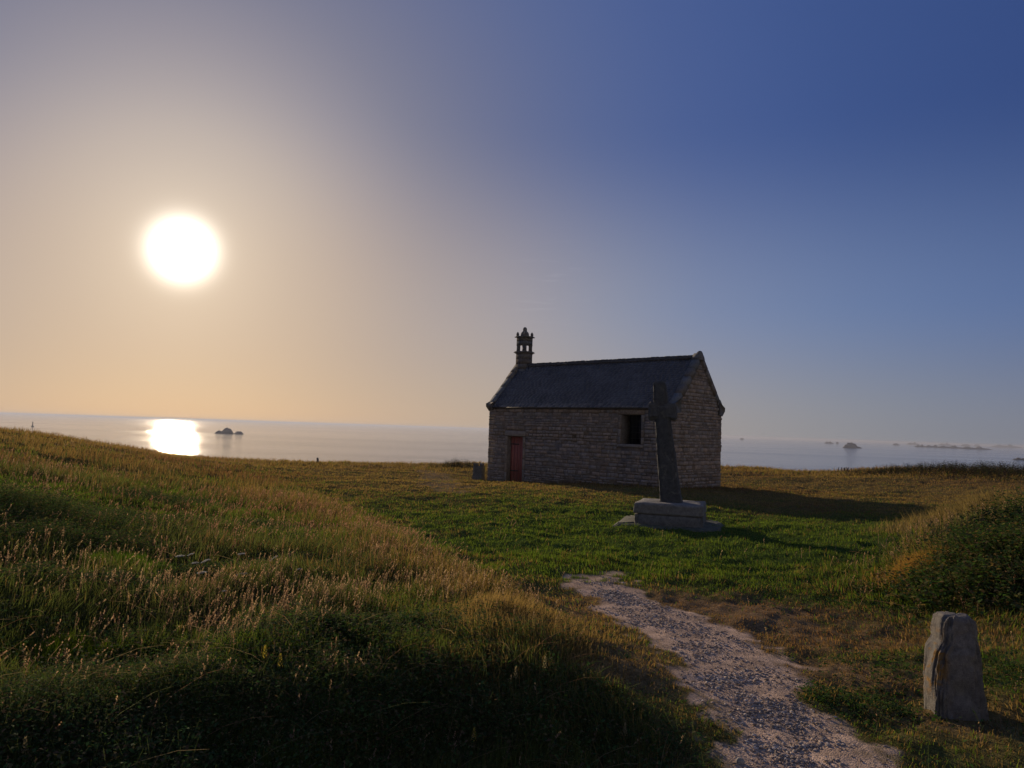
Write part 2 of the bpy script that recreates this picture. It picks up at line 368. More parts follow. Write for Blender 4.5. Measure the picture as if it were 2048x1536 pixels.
def ground_material():
    m, nt, out, N = material('ground')
    a = N('ShaderNodeAttribute', attribute_name='col'); pm = N('ShaderNodeAttribute', attribute_name='pathw')
    tcn = N('ShaderNodeTexCoord')
    n1 = N('ShaderNodeTexNoise', {'Vector': tcn.outputs['Object'], 'Scale': 9., 'Detail': 8., 'Roughness': .75})
    n2 = N('ShaderNodeTexNoise', {'Vector': tcn.outputs['Object'], 'Scale': 60., 'Detail': 4., 'Roughness': .7})
    v = N('ShaderNodeTexVoronoi', {'Vector': tcn.outputs['Object'], 'Scale': 85., 'Randomness': 1.})
    v2 = N('ShaderNodeTexVoronoi', {'Vector': tcn.outputs['Object'], 'Scale': 130., 'Randomness': 1.})
    mr = N('ShaderNodeMapRange', {'Value': n1.outputs[0], 'From Min': .3, 'From Max': .7, 'To Min': .45, 'To Max': 1.5})
    mr2 = N('ShaderNodeMapRange', {'Value': n2.outputs[0], 'From Min': .3, 'From Max': .7, 'To Min': .6, 'To Max': 1.4})
    mu = N('ShaderNodeMath', {0: mr.outputs[0], 1: mr2.outputs[0]}, operation='MULTIPLY')
    sc = N('ShaderNodeVectorMath', {0: a.outputs['Color'], 'Scale': mu.outputs[0]}, operation='SCALE')
    # gravel: per-stone tint
    sp = N('ShaderNodeSeparateColor', {0: v.outputs['Color']})
    gr = N('ShaderNodeMapRange', {'Value': sp.outputs[0], 'From Min': 0., 'From Max': 1., 'To Min': .72, 'To Max': 1.2})
    gs = N('ShaderNodeVectorMath', {0: (.53, .38, .265), 'Scale': gr.outputs[0]}, operation='SCALE')
    n3 = N('ShaderNodeTexNoise', {'Vector': tcn.outputs['Object'], 'Scale': 3.5, 'Detail': 5., 'Roughness': .6})
    gm = N('ShaderNodeMapRange', {'Value': n3.outputs[0], 'From Min': .35, 'From Max': .65, 'To Min': .65, 'To Max': 1.2})
    gs2 = N('ShaderNodeVectorMath', {0: gs.outputs[0], 'Scale': gm.outputs[0]}, operation='SCALE')
    mx = N('ShaderNodeMix', {'Factor': pm.outputs['Fac'], 'A': sc.outputs[0], 'B': gs2.outputs[0]}, data_type='RGBA')
    d1 = N('ShaderNodeMath', {0: v.outputs['Distance'], 1: v2.outputs['Distance']}, operation='ADD')
    d2 = N('ShaderNodeMath', {0: d1.outputs[0], 1: -.5}, operation='MULTIPLY')
    hm = N('ShaderNodeMath', {0: n2.outputs[0], 1: d2.outputs[0]}, operation='ADD')
    bp = N('ShaderNodeBump', {'Height': hm.outputs[0], 'Strength': .8, 'Distance': .008})
    b = N('ShaderNodeBsdfPrincipled', {'Base Color': mx.outputs['Result'], 'Roughness': 1., 'Specular IOR Level': .0, 'Normal': bp.outputs[0]})
    nt.links.new(b.outputs[0], out.inputs[0]); return m

def stone_material(name, tintcol, scale=1.0, lichen=.25, bump=.02, attr=True, dark=.6):
    m, nt, out, N = material(name)
    tcn = N('ShaderNodeTexCoord')
    n1 = N('ShaderNodeTexNoise', {'Vector': tcn.outputs['Object'], 'Scale': 7. * scale, 'Detail': 8., 'Roughness': .7})
    n2 = N('ShaderNodeTexNoise', {'Vector': tcn.outputs['Object'], 'Scale': 45. * scale, 'Detail': 6., 'Roughness': .75})
    n3 = N('ShaderNodeTexNoise', {'Vector': tcn.outputs['Object'], 'Scale': 3. * scale, 'Detail': 7., 'Roughness': .65, 'Distortion': .6})
    mr = N('ShaderNodeMapRange', {'Value': n1.outputs[0], 'From Min': .3, 'From Max': .7, 'To Min': dark, 'To Max': 1.3})
    mr2 = N('ShaderNodeMapRange', {'Value': n2.outputs[0], 'From Min': .3, 'From Max': .7, 'To Min': .7, 'To Max': 1.3})
    mu = N('ShaderNodeMath', {0: mr.outputs[0], 1: mr2.outputs[0]}, operation='MULTIPLY')
    if attr:
        a = N('ShaderNodeAttribute', attribute_name='col'); base = a.outputs['Color']
        sc = N('ShaderNodeVectorMath', {0: base, 'Scale': mu.outputs[0]}, operation='SCALE')
    else:
        sc = N('ShaderNodeVectorMath', {0: tuple(tintcol), 'Scale': mu.outputs[0]}, operation='SCALE')
    lm = N('ShaderNodeMapRange', {'Value': n3.outputs[0], 'From Min': .56, 'From Max': .66, 'To Min': 0., 'To Max': lichen})
    mx = N('ShaderNodeMix', {'Factor': lm.outputs[0], 'A': sc.outputs[0], 'B': (.26, .25, .19, 1)}, data_type='RGBA')
    res = mx.outputs['Result']
    hh = N('ShaderNodeMath', {0: n1.outputs[0], 1: n2.outputs[0]}, operation='ADD')
    bp = N('ShaderNodeBump', {'Height': hh.outputs[0], 'Strength': .8, 'Distance': bump})
    b = N('ShaderNodeBsdfPrincipled', {'Base Color': res, 'Roughness': .88, 'Specular IOR Level': .25, 'Normal': bp.outputs[0]})
    nt.links.new(b.outputs[0], out.inputs[0]); m['b'] = 1
    return m
wall_m = stone_material('granite_rubble', (0, 0, 0), .8, .22, .02)
granite_m = stone_material('weathered_granite', (0, 0, 0), 1.6, .35, .02)

def simple(name, col, rough=.8, noise=0., nscale=10., spec=.3, metal=0., bump=0., stretch=None):
    m, nt, out, N = material(name)
    tcn = N('ShaderNodeTexCoord'); vec = tcn.outputs['Object']
    if stretch:
        mp = N('ShaderNodeMapping', {'Vector': vec, 'Scale': stretch}); vec = mp.outputs[0]
    n1 = N('ShaderNodeTexNoise', {'Vector': vec, 'Scale': nscale, 'Detail': 6., 'Roughness': .7})
    mr = N('ShaderNodeMapRange', {'Value': n1.outputs[0], 'From Min': .3, 'From Max': .7, 'To Min': 1 - noise, 'To Max': 1 + noise})
    sc = N('ShaderNodeVectorMath', {0: tuple(col), 'Scale': mr.outputs[0]}, operation='SCALE')
    ins = {'Base Color': sc.outputs[0], 'Roughness': rough, 'Specular IOR Level': spec, 'Metallic': metal}
    if bump:
        bp = N('ShaderNodeBump', {'Height': n1.outputs[0], 'Strength': .8, 'Distance': bump}); ins['Normal'] = bp.outputs[0]
    b = N('ShaderNodeBsdfPrincipled', ins)
    nt.links.new(b.outputs[0], out.inputs[0]); return m
door_m = simple('painted_door', (.27, .085, .065), .65, .25, 6., stretch=(6, 6, .6), bump=.003)
iron_m = simple('iron', (.03, .028, .026), .6, .3, 30.)
glass_m = simple('window_glass', (.006, .007, .010), .35, .2, 8., spec=.12)
wood_m = simple('grey_wood', (.12, .10, .08), .85, .4, 20., stretch=(1, 1, .15), bump=.005)
def slate_material():
    m, nt, out, N = material('slate')
    a = N('ShaderNodeAttribute', attribute_name='col'); tcn = N('ShaderNodeTexCoord')
    n1 = N('ShaderNodeTexNoise', {'Vector': tcn.outputs['Object'], 'Scale': 14., 'Detail': 6., 'Roughness': .7})
    n3 = N('ShaderNodeTexNoise', {'Vector': tcn.outputs['Object'], 'Scale': 1.3, 'Detail': 6., 'Roughness': .6})
    mr = N('ShaderNodeMapRange', {'Value': n1.outputs[0], 'From Min': .3, 'From Max': .7, 'To Min': .7, 'To Max': 1.35})
    mr3 = N('ShaderNodeMapRange', {'Value': n3.outputs[0], 'From Min': .35, 'From Max': .65, 'To Min': .7, 'To Max': 1.3})
    mu = N('ShaderNodeMath', {0: mr.outputs[0], 1: mr3.outputs[0]}, operation='MULTIPLY')
    sc = N('ShaderNodeVectorMath', {0: a.outputs['Color'], 'Scale': mu.outputs[0]}, operation='SCALE')
    bp = N('ShaderNodeBump', {'Height': n1.outputs[0], 'Strength': .6, 'Distance': .006})
    b = N('ShaderNodeBsdfPrincipled', {'Base Color': sc.outputs[0], 'Roughness': .42, 'Specular IOR Level': .4, 'Normal': bp.outputs[0]})
    nt.links.new(b.outputs[0], out.inputs[0]); return m
slate_m = slate_material()

# ------------------------------------------------------------------ ground sheet
GREEN = np.array([.074, .112, .024]); STRAW = np.array([.20, .142, .055]); BROWN = np.array([.13, .072, .036]); DARK = np.array([.028, .05, .014])
def mix3(a, b, t): return a * (1 - t[..., None]) + b * t[..., None]
th = np.concatenate([np.linspace(-180, -56, 50)[:-1], np.linspace(-56, 56, 900), np.linspace(56, 180, 50)[1:]])
rr = np.concatenate([[.02], np.exp(np.linspace(math.log(.5), math.log(62), 640)), np.exp(np.linspace(math.log(63), math.log(260), 40))])
TH, RR = np.meshgrid(R(1) * th, rr)
GX, GY = RR * np.sin(TH), RR * np.cos(TH)
GZ = height(GX, GY)
z_ = zones(GX, GY); pw_ = pathmask(GX, GY)
gc = mix3(GREEN * .75 * np.ones(GX.shape + (3,)), STRAW * .72, z_['dry']); gc = mix3(gc, BROWN * np.ones(gc.shape), z_['red'] * .55 * (1 - z_['green']))
gc = mix3(gc, np.array([.20, .13, .07]) * np.ones(gc.shape), z_['bare'] * .8)
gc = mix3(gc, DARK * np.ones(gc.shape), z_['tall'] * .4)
nr, nc = GX.shape
idx = np.arange(nr * nc).reshape(nr, nc)
fc = np.stack([idx[:-1, :-1], idx[:-1, 1:], idx[1:, 1:], idx[1:, :-1]], -1).reshape(-1, 4)[:, ::-1]
ground_m = ground_material()
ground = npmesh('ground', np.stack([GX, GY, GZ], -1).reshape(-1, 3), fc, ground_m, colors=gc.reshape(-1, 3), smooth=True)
at_ = ground.data.attributes.new('pathw', 'FLOAT', 'POINT'); at_.data.foreach_set('value', pw_.ravel().astype(np.float32))
tag(ground, 'grassy headland with a worn gravel path running towards the chapel', 'ground', kind='structure')

# ------------------------------------------------------------------ sea
SEA = -22.0
def sea_material():
    m, nt, out, N = material('sea_water')
    tcn = N('ShaderNodeTexCoord')
    mp = N('ShaderNodeMapping', {'Vector': tcn.outputs['Object'], 'Scale': (.085, 1, 1), 'Rotation': (0, 0, .42)})
    n1 = N('ShaderNodeTexNoise', {'Vector': mp.outputs[0], 'Scale': .22, 'Detail': 5., 'Roughness': .6})
    n2 = N('ShaderNodeTexNoise', {'Vector': mp.outputs[0], 'Scale': .03, 'Detail': 3., 'Roughness': .5})
    ad = N('ShaderNodeMath', {0: n1.outputs[0], 1: n2.outputs[0]}, operation='ADD')
    bp = N('ShaderNodeBump', {'Height': ad.outputs[0], 'Strength': 1., 'Distance': .6})
    # wind lanes: smoother and rougher bands
    mp2 = N('ShaderNodeMapping', {'Vector': tcn.outputs['Object'], 'Scale': (.0007, .004, 1)})
    n3 = N('ShaderNodeTexNoise', {'Vector': mp2.outputs[0], 'Scale': 1., 'Detail': 5., 'Roughness': .6})
    ro = N('ShaderNodeMapRange', {'Value': n3.outputs[0], 'From Min': .38, 'From Max': .62, 'To Min': .035, 'To Max': .09})
    b = N('ShaderNodeBsdfPrincipled', {'Base Color': (.008, .026, .06, 1), 'Roughness': ro.outputs[0], 'IOR': 1.333, 'Specular IOR Level': .5, 'Normal': bp.outputs[0]})
    nt.links.new(b.outputs[0], out.inputs[0]); return m
sx = 45000
sea = npmesh('sea', [(-sx, -2000, SEA), (sx, -2000, SEA), (sx, sx, SEA), (-sx, sx, SEA)], np.array([[0, 1, 2, 3]]), sea_material())
tag(sea, 'calm evening sea reaching to the horizon with sun glitter', 'sea', kind='structure')

# ------------------------------------------------------------------ islets
rock_m = simple('sea_rock', (.10, .085, .07), .9, .4, .3, bump=.4)
def islet(px0, px1, pyb, humps, label, group=None, depthk=.5):
    """humps: (position 0..1, half width 0..1, height px)"""
    pm = (px0 + px1) / 2; d = raydir(pm, pyb); t = (SEA - 1.65) / d[2]; c = EYE + d * t
    dist = math.hypot(c[0], c[1]); m_px = dist / F * math.sqrt(1 + (pm - 1024) ** 2 / F ** 2)
    W = (px1 - px0) * m_px; az = math.atan2(c[0], c[1])
    nx, ny = 64, 22
    U, V = np.meshgrid(np.linspace(0, 1, nx), np.linspace(-1, 1, ny))
    prof = np.zeros_like(U)
    for (p, w, h) in humps: prof = np.maximum(prof, h * m_px * np.clip(1 - (np.abs(U - p) / w) ** 3., 0, 1))
    Zs = prof * np.sqrt(np.clip(1 - V ** 2, 0, 1)) * (.72 + .56 * fbm(U * 14 + px0, V * 3 + pyb, 5, 3)) 
    X = (U - .5) * W; Y = V * W * .5 * depthk + W * .04 * (fbm(U * 9, V * 4, 8, 2) - .5)
    ii = np.arange(nx * ny).reshape(ny, nx)
    f = np.stack([ii[:-1, :-1], ii[:-1, 1:], ii[1:, 1:], ii[1:, :-1]], -1).reshape(-1, 4)
    o = npmesh('islet', np.stack([X, Y, Zs - .4], -1).reshape(-1, 3), f, rock_m)
    o.location = (c[0], c[1], SEA); o.rotation_euler = (0, 0, -az)
    tag(o, label, 'islet', group); return o, c, m_px, az
islet(430, 485, 867.5, [(.22, .14, 5), (.45, .2, 9.5), (.8, .15, 5), (.5, .5, 2)], 'pale hazy rocky islet with three humps right of the sun glitter')
_, c_, mp_, az_ = islet(1689, 1720, 896, [(.42, .38, 8), (.5, .5, 3.5)], 'conical blue grey islet on the sea right of the chapel')
islet(384, 392, 864, [(.5, .5, 1.2)], 'low black rock awash at the edge of the sun glitter', 'low reefs awash')
reefs = [(1480, 1488, 879.5, 'tiny reef near the horizon just right of the chapel wall'), (1650, 1666, 887, 'thin low reef left of the conical islet'), (1672, 1677, 887.5, 'small dot of rock between the thin reef and the conical islet'),
         (1787, 1797, 890.5, 'short low reef, first of the chain right of the conical islet'), (1816, 1836, 889.3, 'low reef in the farthest line of the chain, its left end'), (1832, 1850, 894, 'dark low reef in the nearer line of the chain, its left end'),
         (1852, 1880, 895, 'long thin reef in the middle of the nearer line'), (1876, 1922, 896.3, 'longest low reef of the chain with a small hump'), (1926, 1972, 898.5, 'long dark reef at the right end of the nearer line'),
         (1880, 1900, 891, 'faint far reef behind the long thin one'), (1925, 1938, 892.5, 'short far reef behind the longest one'), (1950, 1958, 892.5, 'small humped far reef behind the long dark one'), (1992, 2032, 895, 'flat far reef at the right end of the chain'),
         (2033, 2060, 920, 'near dark reef cut off by the right edge of the view')]
for (a, b, y, lab) in reefs:
    islet(a, b, y, [(.5, .5, 2.4), (.3, .15, 3.2), (.62, .12, 4.)] if b - a > 15 else [(.5, .5, 3.)], lab, 'low reefs awash', .35)
def on_sea(px, py):
    d = raydir(px, py); return EYE + d * ((SEA - 1.65) / d[2])
# day beacon on the conical islet, and a small sail far left
q = on_sea(1703, 895.8); b = empty('beacon', (q[0], q[1], SEA)); tag(b, 'slim pale beacon on top of the conical islet', 'beacon')
m_ = MB(); m_.tube([(0, 0, 9), (0, 0, 15)], [.9, .6], 8, (.3, .3, .3)); m_.build('tower', simple('beacon_paint', (.5, .5, .48), .7, .1), b)
m_ = MB(); m_.tube([(0, 0, 15), (0, 0, 16.8)], [.8, .05], 8, (.3, .3, .3)); m_.build('topmark', iron_m, b)
q = on_sea(65, 853); b = empty('buoy', (q[0], q[1], SEA)); tag(b, 'tiny dark channel buoy on the pale sea at the far left', 'buoy')
m_ = MB(); m_.tube([(0, 0, -.5), (0, 0, 1.2), (0, 0, 1.4)], [2.6, 2.6, 1.2], 10); m_.build('float', iron_m, b)
m_ = MB(); m_.tube([(0, 0, 1.4), (0, 0, 7)], [1.1, .6], 6); m_.tube([(0, 0, 7), (0, 0, 9.5)], [1.5, .1], 6); m_.build('tower', iron_m, b)

# ------------------------------------------------------------------ chapel
chapel = empty('stone_chapel', (OX, OY, OZ), ORZ)
tag(chapel, 'small granite chapel with slate roof and little belfry on the headland', 'chapel')
CL, CW, HE, HR = 9.435, 3.47, 2.88, 4.84
DOOR = (1.16, 2.06, -.46, 1.61); WIN = (7.08, 7.97, 1.49, 2.60)
def stonecol(base=(.24, .198, .155), v=.26):
    k = random.uniform(1 - v, 1 + v); w = random.uniform(-.02, .022)
    return (base[0] * k + w, base[1] * k, base[2] * k - w * .7)
def add_stone(mb, org, ux, uy, n, x0, x1, z0, z1, proud, col, deep=.16):
    """one block in a wall: org + ux*x + z up, outward normal n"""
    g = .009; e = min(.022, (z1 - z0) * .2, (x1 - x0) * .2)
    x0 += g; x1 -= g; z0 += g; z1 -= g
    j = lambda a: random.uniform(-a, a)
    cs = [(x0, z0), (x1, z0), (x1, z1), (x0, z1)]
    cs = [(a + j(.012), b + j(.01)) for a, b in cs]
    vs = []
    for dep, ins in ((-deep, 0), (proud - e, 0), (proud, e)):
        for i, (a, b) in enumerate(cs):
            sx = 1 if i in (0, 3) else -1; sz = 1 if i in (0, 1) else -1
            q = org + ux * (a + sx * ins) + Vector((0, 0, b + sz * ins)) + n * (dep + (j(.008) if ins else 0))
            vs.append(q)
    fs = [(8, 9, 10, 11)] + [(4 * l + i, 4 * l + (i + 1) % 4, 4 * l + 4 + (i + 1) % 4, 4 * l + 4 + i) for l in (0, 1) for i in range(4)]
    mb.add(vs, fs, col)
def rubble(mb, org, ux, n, length, zb, ztop, holes=()):
    """ztop: function of x giving the wall's top"""
    z = zb
    while z < 6:
        ch = random.uniform(.07, .17)
        if z > HE and ztop(0) > 9: break
        x = 0; corner = .26 if int(z * 4) % 2 else .40
        first = True
        while x < length - .01:
            w = random.uniform(.11, .42)
            if first: w = corner; first = False
            if length - x - w < .2: w = length - x
            if length - x - w < corner and length - x > .75 * corner and w != length - x: w = max(.12, length - x - corner)
            x1 = min(x + w, length); xm0, xm1 = x, x1
            cut = False
            for (a, b, c, d) in holes:
                if z + ch > c + .02 and z < d - .02:
                    if x < a < x1: x1 = a; xm1 = a
                    elif a <= x + 1e-6 and x < b: xm0 = None; x1 = b
            top = z + ch
            if xm0 is not None and xm1 - xm0 > .04:
                t0 = min(ztop(xm0), ztop(xm1))
                if top <= t0 + .03 or (t0 - z > .05):
                    add_stone(mb, org, ux, None, n, xm0, xm1, z, min(top, t0), random.uniform(-.012, .03), stonecol())
            x = x1
        z += ch
        if z > max(ztop(length / 2), ztop(0)): break
wall_mb = MB()
X_, Y_ = Vector((1, 0, 0)), Vector((0, 1, 0))
gt = lambda x: HE + (HR - .02 - HE) * (1 - abs(x - CW / 2) / (CW / 2))
fh = (DOOR[0] - .14, DOOR[1] + .14, DOOR[2] - .3, DOOR[3] + .24), (WIN[0] - .16, WIN[1] + .14, WIN[2] - .14, WIN[3] + .22)
rubble(wall_mb, Vector((0, 0, 0)), X_, -Y_, CL, -.75, lambda x: HE, fh)
rubble(wall_mb, Vector((0, CW, 0)), X_, Y_, CL, -.75, lambda x: HE)
rubble(wall_mb, Vector((CL, 0, 0)), Y_, X_, CW, -.75, gt)
rubble(wall_mb, Vector((0, 0, 0)), Y_, -X_, CW, -.75, gt)
# mortar core behind the blocks, with the openings left free
core = (.16, .13, .10)
def core_wall_front():
    xs = sorted({.02, DOOR[0], DOOR[1], WIN[0], WIN[1], CL - .02}); zs = sorted({-.8, DOOR[2], DOOR[3], WIN[2], WIN[3], HE})
    for i in range(len(xs) - 1):
        for k in range(len(zs) - 1):
            xm, zm = (xs[i] + xs[i + 1]) / 2, (zs[k] + zs[k + 1]) / 2
            if any(a < xm < b and c < zm < d for a, b, c, d in (DOOR, WIN)): continue
            wall_mb.box(xs[i], xs[i + 1], .012, .6, zs[k], zs[k + 1], core)
core_wall_front()
wall_mb.box(.02, CL - .02, CW - .6, CW - .012, -.8, HE, core)
for (xa, xb) in ((.012, .5), (CL - .5, CL - .012)):
    wall_mb.box(xa, xb, .6, CW - .6, -.8, HE, core)
    vs = [(xa, .05, HE), (xa, CW - .05, HE), (xa, CW / 2, HR - .06), (xb, .05, HE), (xb, CW - .05, HE), (xb, CW / 2, HR - .06)]
    wall_mb.add(vs, [(0, 2, 1), (3, 4, 5), (0, 1, 4, 3), (1, 2, 5, 4), (2, 0, 3, 5)], core)
wall_mb.sag().build('wall', wall_m, chapel)
# dressed surrounds
dress = MB()
o0 = Vector((0, 0, 0)); gcol = lambda: stonecol((.22, .185, .145), .2)
def jamb(mb, x0, x1, z0, z1, n):
    z = z0
    for i in range(n):
        dz = (z1 - z0) / n; ex = .05 if i % 2 else 0
        a, b = (x0 - ex, x1) if x0 < x1 and x0 < (DOOR[0] if x1 <= DOOR[1] else WIN[0]) else (x0, x1 + ex)
        add_stone(mb, o0, X_, None, -Y_, x0, x1, z, z + dz, .02, gcol(), .3); z += dz
ds = MB()
jamb(ds, DOOR[0] - .14, DOOR[0], -.72, DOOR[3], 6); jamb(ds, DOOR[1], DOOR[1] + .14, -.72, DOOR[3], 5)
add_stone(ds, o0, X_, None, -Y_, DOOR[0] - .14, DOOR[1] + .14, DOOR[3], DOOR[3] + .24, .03, gcol(), .3)
ds.box(DOOR[0] + .005, DOOR[1] - .005, -.12, .5, -.75, -.44, (.2, .18, .15), .004)
ds.build('door_surround', granite_m, chapel)
wsur = MB()
jamb(wsur, WIN[0] - .16, WIN[0], WIN[2], WIN[3], 4); jamb(wsur, WIN[1], WIN[1] + .14, WIN[2], WIN[3], 4)
add_stone(wsur, o0, X_, None, -Y_, WIN[0] - .16, WIN[1] + .14, WIN[3], WIN[3] + .22, .02, gcol(), .3)
add_stone(wsur, o0, X_, None, -Y_, WIN[0] - .16, WIN[1] + .14, WIN[2] - .14, WIN[2], .05, gcol(), .3)
# splayed left reveal
x0, z0, z1 = WIN[0], WIN[2], WIN[3]
wsur.add([(x0 + .003, .02, z0), (x0 + .09, .44, z0), (x0 + .09, .44, z1), (x0 + .003, .02, z1), (x0 + .003, .44, z0), (x0 + .003, .44, z1)], [(0, 1, 2, 3), (0, 4, 1), (3, 2, 5), (1, 4, 5, 2)], (.16, .14, .115))
# door
dm = MB()
n = 5; wd = (DOOR[1] - DOOR[0]) / n
for i in range(n):
    a = DOOR[0] + i * wd; dm.box(a + .004, a + wd - .004, .24 + random.uniform(0, .004), .29, DOOR[2], DOOR[3] - .01, (.2, .05, .04))
door = dm.build('door', door_m, chapel)
hm_ = MB(); hm_.box(DOOR[1] - .14, DOOR[1] - .10, .20, .238, .55, .75, (.1, .1, .1)); hm_.tube([(DOOR[1] - .12, .20, .66), (DOOR[1] - .12, .17, .66)], .022, 8)
hm_.build('handle', iron_m, door)
for zz in (.1, 1.25):
    hm_ = MB(); hm_.box(DOOR[0] + .02, DOOR[0] + .48, .228, .238, zz, zz + .045, (.1, .1, .1)); hm_.build('hinge', iron_m, door)
# window: frame, pane and iron bars
win = wsur.build('window', granite_m, chapel)
p_ = MB(); p_.box(WIN[0] + .095, WIN[1] - .005, .45, .46, WIN[2] + .005, WIN[3] - .005, (.02, .02, .02)); p_.build('pane', glass_m, win)
b_ = MB()
for i in range(1, 5):
    x = WIN[0] + .09 + i * (WIN[1] - WIN[0] - .09) / 5; b_.tube([(x, .40, WIN[2]), (x, .40, WIN[3])], .009, 6)
for i in range(1, 5):
    z = WIN[2] + i * (WIN[3] - WIN[2]) / 5; b_.tube([(WIN[0] + .085, .41, z), (WIN[1], .41, z)], .008, 6)
b_.build('bars', iron_m, win)
# roof: courses of slates
roof = MB()
inset = .24
def slates(side):
    y_e = -.12 if side < 0 else CW + .12; z_e = HE - .03
    sl = Vector((0, CW / 2 - (-.12), HR - z_e + .02)); L_ = sl.length; sl.normalize()
    if side > 0: sl = Vector((0, -sl.y, sl.z))
    nrm = sl.cross(X_) if side > 0 else X_.cross(sl)
    rows = 24; ex = L_ / rows
    for r in range(rows):
        x = inset - .02 + (0 if r % 2 else -.1); 
        sag = 0
        while x < CL - inset:
            w = random.uniform(.17, .27); x1 = min(x + w, CL - inset + .02); xa = max(x, inset - .02)
            if x1 - xa > .03:
                lift = random.uniform(0, .004); o = Vector((0, y_e, z_e)) + sl * (r * ex + random.uniform(-.012, .012))
                t = .011; k = random.uniform(.78, 1.25)
                col = (.056 * k, .063 * k, .074 * k)
                if r < 2 and random.random() < .5: col = (.10 * k, .10 * k, .10 * k)
                a0 = o + nrm * (.026 + lift); a1 = o + sl * (ex * 2.1) + nrm * .008
                g = .003
                vs = [a0 + X_ * (xa + g), a0 + X_ * (x1 - g), a1 + X_ * (x1 - g), a1 + X_ * (xa + g)]
                vs += [v - nrm * t for v in vs]
                roof.add(vs, [(0, 1, 2, 3), (7, 6, 5, 4), (0, 4, 5, 1), (1, 5, 6, 2), (2, 6, 7, 3), (3, 7, 4, 0)], col)
            x = x1
    # boarding under the slates
    o = Vector((0, y_e, z_e)) - nrm * .012; e = o + sl * L_
    vs = [o + X_ * inset, o + X_ * (CL - inset), e + X_ * (CL - inset), e + X_ * inset]; vs += [v - nrm * .06 for v in vs]
    roof.add(vs, [(0, 1, 2, 3), (7, 6, 5, 4), (0, 4, 5, 1), (1, 5, 6, 2), (2, 6, 7, 3), (3, 7, 4, 0)], (.05, .045, .04))
slates(-1); slates(1)
roof_o = roof.sag().build('roof', slate_m, chapel)
rd = MB(); x = inset + .55
while x < CL - inset - .05:
    x1 = min(x + random.uniform(.28, .36), CL - inset); zj = random.uniform(-.01, .012)
    z = HR + .03 + zj; vs = []
    for xx in (x, x1):
        up = .012 if xx == x else 0
        for (dy, dz) in ((-.15, -.08), (-.08, .02), (0, .055), (.08, .02), (.15, -.08)): vs.append((xx, CW / 2 + dy, z + dz + up))
    rd.add(vs, [(i, i + 1, i + 6, i + 5) for i in range(4)] + [(0, 5, 9, 4)], (.07, .065, .06)); x = x1 + .004
rd.sag().build('ridge_tiles', stone_material('ridge_mortar', (0, 0, 0), 2, .3, .01), roof_o)
# gable copings with kneelers
def coping(xa, xb, name_mat, finial):
    mb = MB(); 
    for side in (-1, 1):
        y0 = -.16 if side < 0 else CW + .16; z0 = HE + .0
        ye = CW / 2; ze = HR + .16
        d = Vector((0, ye - y0, ze - z0)); L_ = d.length; d.normalize(); nn = Vector((0, -d.z, d.y)) if side < 0 else Vector((0, d.z, -d.y) if False else (0, d.z, abs(d.y)))
        nn = Vector((0, -abs(d.z) if side < 0 else abs(d.z), abs(d.y)))
        s = .12; o = Vector((0, y0, z0))
        while s < L_ - .05:
            l = min(random.uniform(.38, .62), L_ - s); 
            if L_ - s - l < .15: l = L_ - s
            pr = random.uniform(.0, .035); sagk = -.10 * math.sin(math.pi * min(1, (s + l / 2) / L_)) * .5
            A = o + d * s + nn * (sagk); B = o + d * (s + l - .008) + nn * (sagk)
            ja = random.uniform(-.012, .012)
            vs = []
            for q in (A, B):
                for (xx, h) in ((xa + ja, -.16), (xb + ja, -.16), (xb + ja, .03 + pr), (xa + ja, .03 + pr)): vs.append(q + X_ * xx + nn * h)
            mb.add(vs, [(0, 3, 2, 1), (4, 5, 6, 7), (0, 1, 5, 4), (1, 2, 6, 5), (2, 3, 7, 6), (3, 0, 4, 7)], stonecol((.16, .15, .13), .15)); s += l
        # kneeler: a corbel that juts past the wall corner
        y1, y2, y3 = (-.17, -.10, .28) if side < 0 else (CW + .17, CW + .10, CW - .28)
        prof = [(y3, HE - .16), (y2 + (.13 if side < 0 else -.13), HE - .2), (y1, HE + .0), (y1 - (.01 if side < 0 else -.01), HE + .14), (y2, HE + .17), (y3, HE + .36)]
        k = len(prof); vs = [(xa - .02, a, b) for a, b in prof] + [(xb + .02, a, b) for a, b in prof]
        fs = [(i, (i + 1) % k, k + (i + 1) % k, k + i) for i in range(k)] + [(0, 1, 2, 3), (0, 3, 4, 5), (k + 3, k + 2, k + 1, k), (k + 5, k + 4, k + 3, k)]
        mb.add(vs, fs, stonecol((.14, .13, .11), .1))
    if finial:
        prof = [(.15, -.06), (.13, .06), (.10, .15), (.075, .24), (.04, .29), (0.015, .30)]
        for i in range(len(prof) - 1):
            (w0, h0), (w1, h1) = prof[i], prof[i + 1]
            cx = (xa + xb) / 2 + .06; off0 = .03 * h0; off1 = .03 * h1 + (.03 if i > 2 else 0)
            vs = [(cx + sx * w, CW / 2 + o + sy * w, HR - .03 + h) for (w, h, o) in ((w0, h0, off0), (w1, h1, off1)) for sx, sy in ((-1, -1), (1, -1), (1, 1), (-1, 1))]
            mb.add(vs, [(k, (k + 1) % 4, 4 + (k + 1) % 4, 4 + k) for k in range(4)] + ([(4, 5, 6, 7)] if i == 4 else []), (.15, .14, .12))
    return mb
cm = coping(CL - .26, CL + .03, None, True); cm.sag().build('gable_coping', granite_m, chapel)
cm = coping(-.03, .26, None, False); cm.sag().build('gable_coping', granite_m, chapel)
